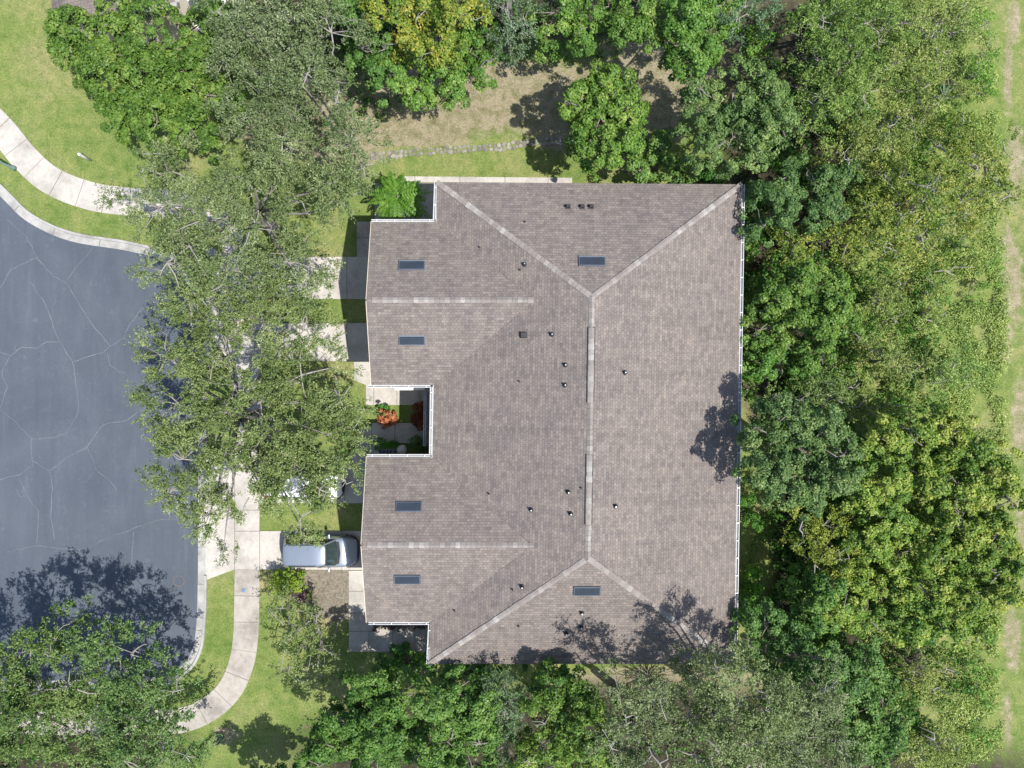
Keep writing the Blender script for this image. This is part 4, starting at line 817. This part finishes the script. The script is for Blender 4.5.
# south of the house
tree('maple_tree', 'maple', [(365, 700, 26), (345, 725, 26), (380, 730, 28), (335, 750, 26), (375, 760, 28), (400, 700, 20), (405, 745, 18), (318, 765, 18), (375, 680, 12)], 7.5, 'dark green maple below the front walk, leftmost of the bottom row', tint=(.85, .9, .95), base=(370, 715), dens=1.1)
tree('maple_tree', 'maple', [(435, 705, 20), (455, 690, 18), (470, 715, 24), (450, 740, 24), (480, 745, 22), (430, 760, 24), (485, 690, 14), (470, 770, 24)], 9.2, 'bright green maple at the bottom, below the lower left roof corner', tint=(1.0, 1.0, 1.15), base=(458, 705))
tree('oak_tree', 'oak', [(508, 695, 15), (515, 720, 15), (505, 745, 13), (500, 680, 10)], 8, 'slim grey tree at the bottom between two bright green maples', tint=(.8, .95, 1.05), base=(508, 700))
tree('maple_tree', 'maple', [(555, 695, 22), (575, 715, 26), (545, 725, 24), (585, 745, 26), (555, 755, 26), (530, 765, 18), (600, 770, 20), (580, 690, 10)], 10, 'yellow tipped green maple at the bottom centre', tint=(1.15, 1.02, 1.0), base=(560, 705))
tree('oak_tree', 'oak', [(620, 690, 16), (625, 715, 20), (640, 740, 26), (610, 745, 18), (660, 765, 26), (655, 715, 18), (652, 694, 12)], 12.3, 'grey oak at the bottom, right of the yellow tipped maple', tint=(1.08, 1.05, 1.1), base=(620, 690))
tree('oak_tree', 'oak', [(700, 688, 26), (740, 680, 26), (690, 720, 26), (730, 715, 28), (770, 700, 26), (765, 735, 28), (720, 755, 28), (695, 755, 24), (715, 665, 12), (755, 765, 26)], 12.5, 'tallest oak at the bottom, its shadow falling across the lower right roof', tint=(1.08, 1.1, 1.0), base=(690, 676))
tree('oak_tree', 'oak', [(810, 715, 26), (840, 745, 26), (800, 750, 28), (825, 690, 20), (785, 690, 16), (845, 775, 26)], 10.5, 'grey green oak at the bottom right, left of the clumpy maple', tint=(1.05, 1.05, 1.1), base=(800, 700))
for (lb, hh, lab, tn, kd) in (
   ([(400, 670, 16), (425, 672, 12), (385, 668, 10)], 3.0, 'dark shrub just below the paved front walk', (.6, .85, .8), 'maple'),
   ([(468, 672, 14), (490, 674, 12), (450, 676, 10)], 3.0, 'dark green shrub under the lower eave near the left roof corner', (.6, .8, .9), 'maple'),
   ([(540, 676, 12), (560, 674, 10)], 2.6, 'green shrub under the middle of the lower eave', (.7, .85, .9), 'maple'),
   ([(748, 592, 11), (750, 575, 9), (752, 610, 9)], 2.2, 'bright green shrub beside the right gutter near the lower corner', (1.0, 1.25, .8), 'maple'),
   ([(750, 520, 9), (748, 500, 9)], 2.6, 'green shrub by the right gutter above the small lawn', (.85, 1.05, .9), 'maple'),
   ([(750, 380, 11), (757, 370, 8)], 2.6, 'vivid green shrub by the right gutter above the roof shadow', (1.2, 1.35, .8), 'maple'),
   ([(748, 250, 9), (752, 235, 8)], 2.6, 'green shrub by the right gutter near the upper corner', (1.0, 1.0, .9), 'maple'),
   ([(700, 172, 10), (718, 176, 8)], 2.6, 'dark shrub tucked behind the upper right roof corner', (.6, .85, .8), 'maple'),
   ([(668, 740, 9), (690, 720, 6)], 12.2, 'bright green sapling top poking out of the grey oaks', (1.2, 1.4, .8), 'maple')):
    if hh > 10: continue
    tree('shrub', kd, lb, hh, lab, 'shrub', tint=tn, thick=1.2)
# front yard
tree('maple_tree', 'maple', [(258, 802, 22), (280, 806, 22), (268, 790, 12), (240, 800, 13)], 5.5, 'green maple crossing the bottom edge left of the bottom row, over the front lawn', tint=(.85, .95, 1.1), base=(266, 800), dens=1.2)
tree('crape_myrtle', 'oak', [(295, 625, 15), (315, 635, 14), (305, 655, 17), (325, 660, 12), (290, 668, 10), (300, 680, 8), (318, 615, 9), (283, 608, 14), (320, 675, 8)], 3.6, 'small pale twiggy tree on the front lawn below the minivan', tint=(1.15, 1.2, .85), base=(322, 610), thick=1.6, twig=.9, dens=.6, bare=.10, bark='bark_pale')
tree('shrub', 'maple', [(278, 580, 9), (290, 577, 9), (300, 582, 7), (285, 588, 8)], 1.4, 'yellow green rounded shrub beside the minivan driveway', 'shrub', tint=(1.9, 1.5, .9), thick=.7, scale=.8, dens=4, rc=.2, nl=30, L=.11, W=.07, gap=-.9)
tree('shrub', 'maple', [(296, 594, 7), (306, 598, 6)], .8, 'small purple grey shrub in the bed below the minivan', 'shrub', thick=.4, scale=.8, dens=4, rc=.17, nl=26, L=.1, W=.06, col='purple')
tree('shrub', 'maple', [(386, 418, 8.5)], 1.1, 'orange leaved croton on the courtyard grass', 'shrub', thick=.7, scale=.8, dens=7, rc=.17, nl=26, L=.15, W=.07, col='orange', gap=-.9)
tree('shrub', 'maple', [(419, 410, 7), (418, 421, 7)], 1.3, 'dark red croton against the courtyard wall', 'shrub', thick=.7, scale=.8, dens=7, rc=.17, nl=26, L=.15, W=.07, col='red', gap=-.9)
tree('shrub', 'maple', [(377, 410, 4), (383, 409, 4)], .8, 'tiny green shrub touching the orange croton', 'shrub', thick=.4, scale=.5, dens=3, tint=(.6, .9, .8), gap=-.6)
tree('hedge', 'maple', [(378, 445, 6), (386, 445, 6), (393, 446, 5)], .9, 'low clipped green hedge along the courtyard path', 'hedge', thick=.3, scale=.8, dens=6, rc=.16, nl=26, L=.09, W=.06, tint=(.8, 1.2, .8), gap=-.9)
tree('shrub', 'dark', [(417, 444, 7), (423, 447, 5)], 1.2, 'dark green shrub in the courtyard corner beside the pale boulder', 'shrub', thick=.5, scale=.8, dens=6, rc=.17, nl=26, L=.11, W=.07, gap=-.9)
for i, px in enumerate((376, 388, 400, 411, 421)):
    tree('shrub', 'maple', [(px, 626, 5)], .7, ('leftmost', 'second from left', 'middle one', 'second from right', 'rightmost')[i]+' of the five dark shrubs lined up under the lower front eave', 'shrub', thick=.3, scale=.8, dens=6, rc=.16, nl=26, L=.10, W=.06, col='purple', tint=(.8, .9, .8), gap=-.9, group='low shrubs under the front eave', seed=90+i)
tree('shrub', 'maple', [(350, 437, 7), (347, 447, 6)], 1.3, 'green shrub at the edge of the oak beside the courtyard walk', 'shrub', tint=(.6, .9, .7), thick=.6, scale=.7, dens=1.8)
# lush plant with long feathered fronds
def frond_plant(px, py, h, n, Lf, label, tint=(1, 1, 1), seed=5):
    rr = random.Random(seed); x, y = G(px, py, h); t = empty('fern_palm', (x, y, 0)); tag(t, label, 'plant'); st = MB(); cen = []; nrm = []; al = []; LL = []; WW = []; cl = []
    for s in range(6):
        an = rr.uniform(0, 6.28); r0 = rr.uniform(0, .75) if s else 0; hx, hy = r0*math.cos(an), r0*math.sin(an); hz = h*rr.uniform(.72, .9)
        st.tube([(hx*.3, hy*.3, 0), (hx*.7, hy*.7, hz*.5), (hx, hy, hz)], [.07, .06, .05], 6)
        for i in range(n):
            a = i*2*math.pi/n+rr.uniform(-.3, .3); L = Lf*rr.uniform(.6, 1.1); up = rr.uniform(.25, .9); c = rr.random(); K = 13; prev = None
            for k in range(K):
                t_ = (k+1)/K; d = Vector((math.cos(a), math.sin(a), 0)); p = Vector((hx, hy, hz))+d*L*t_+Vector((0, 0, up*L*t_-1.0*L*t_*t_))
                if prev is not None:
                    tg = (p-prev).normalized(); sd = tg.cross(Vector((0, 0, 1))).normalized()
                    for sg in (1, -1):
                        wl = .24*math.sin(math.pi*min(1, t_*.85+.12))+.05
                        dirv = (sd*sg*.9+tg*.55).normalized(); cen.append(p+dirv*wl*.5); nrm.append(tg.cross(dirv)*(-sg)+Vector((rr.gauss(0, .25), rr.gauss(0, .25), .5))); al.append(dirv); LL.append(wl*1.15); WW.append(.15); cl.append(c)
                prev = p
    A = lambda q: np.array([list(v) for v in q])
    o = link('fronds', leaf_mesh('fronds', A(cen), A(nrm), A(al), np.array(LL), np.array(WW), np.array(cl)), LM['lush'], t); o.color = (*tint, 1)
    st.build('stem', M['bark'], t, True)
frond_plant(396, 194, 3.2, 8, 1.9, 'vivid green feathery plant in the notch at the upper left roof corner', (1.0, .92, 1.1))
# dead brown shrub
def dead(px, py, h, r, label):
    rr = random.Random(4); x, y = G(px, py); mb = MB()
    for i in range(60):
        a = rr.uniform(0, 6.28); q = r*rr.uniform(.3, 1); e_ = Vector((math.cos(a)*q, math.sin(a)*q, h*rr.uniform(.4, 1))); m_ = e_*.5+Vector((rr.uniform(-.2, .2), rr.uniform(-.2, .2), .1)); mb.tube([(0, 0, 0), m_, e_], [.04, .025, .01], 4, False)
        for _ in range(3): mb.tube([m_.lerp(e_, rr.random()), e_+Vector((rr.gauss(0, .3), rr.gauss(0, .3), rr.gauss(0, .2)))], [.015, .008], 3, False)
    o = mb.build('dead_shrub', M['bark']); o.location = (x, y, 0); tag(o, label, 'shrub')
dead(648, 676, 2.2, 1.5, 'bare brown leafless shrub below the lower eave')
dead(903, 655, 1.2, .9, 'bare grey twiggy shrub in the lower right brush')
# ------------------------------------------------------------------ undergrowth and grass
def stuff(name, regions, n, zr, col, L, Wd, seed, tint=(1, 1, 1), label=None, up=.5, clump_scale=.6, thr=-.1):
    rs = np.random.default_rng(seed); P = []
    tot = sum(a[2]*a[3] for a in regions)
    for (cx, cy, rx, ry) in regions:
        m = int(n*rx*ry/tot); a = rs.uniform(0, 6.28, m); q = np.sqrt(rs.uniform(0, 1, m)); X = (cx+rx*q*np.cos(a)-512)/16; Y = (384-cy-ry*q*np.sin(a))/16
        for xx, yy in zip(X, Y):
            v = mnoise.noise(Vector((xx*clump_scale, yy*clump_scale, seed)))
            if v < thr: continue
            if -7.9 < xx < 12.3 and -15 < yy < 10.9: continue
            P.append((xx, yy, zr[0]+(zr[1]-zr[0])*max(0, min(1, .35+v))*rs.uniform(.5, 1)))
    P = np.array(P); m = len(P); k = 7; cid = np.repeat(np.arange(m), k); N = m*k
    pos = P[cid]+rs.normal(0, .12, (N, 3))*np.array([1, 1, .5]); pos[:, 2] = np.maximum(pos[:, 2], .03); nr = rs.normal(0, .6, (N, 3))+np.array([0, 0, up]); al = rs.normal(0, 1, (N, 3))
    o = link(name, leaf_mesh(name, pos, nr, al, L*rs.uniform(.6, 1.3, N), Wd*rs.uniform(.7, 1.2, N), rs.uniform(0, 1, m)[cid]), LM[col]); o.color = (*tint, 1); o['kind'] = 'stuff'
    if label: o['label'] = label; o['category'] = name
    return o
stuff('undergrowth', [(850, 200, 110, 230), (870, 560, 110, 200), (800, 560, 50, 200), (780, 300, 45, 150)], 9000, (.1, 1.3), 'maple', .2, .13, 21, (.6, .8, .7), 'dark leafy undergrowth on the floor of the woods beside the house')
stuff('meadow_growth', [(915, 330, 90, 115), (945, 700, 62, 80), (975, 380, 30, 380), (900, 100, 90, 110), (900, 560, 110, 130)], 26000, (.05, .55), 'brush', .15, .06, 22, (1.35, 1.4, 1.3), 'pale rank growth of weeds between the woods and the dirt track', thr=-.16, up=1.1)
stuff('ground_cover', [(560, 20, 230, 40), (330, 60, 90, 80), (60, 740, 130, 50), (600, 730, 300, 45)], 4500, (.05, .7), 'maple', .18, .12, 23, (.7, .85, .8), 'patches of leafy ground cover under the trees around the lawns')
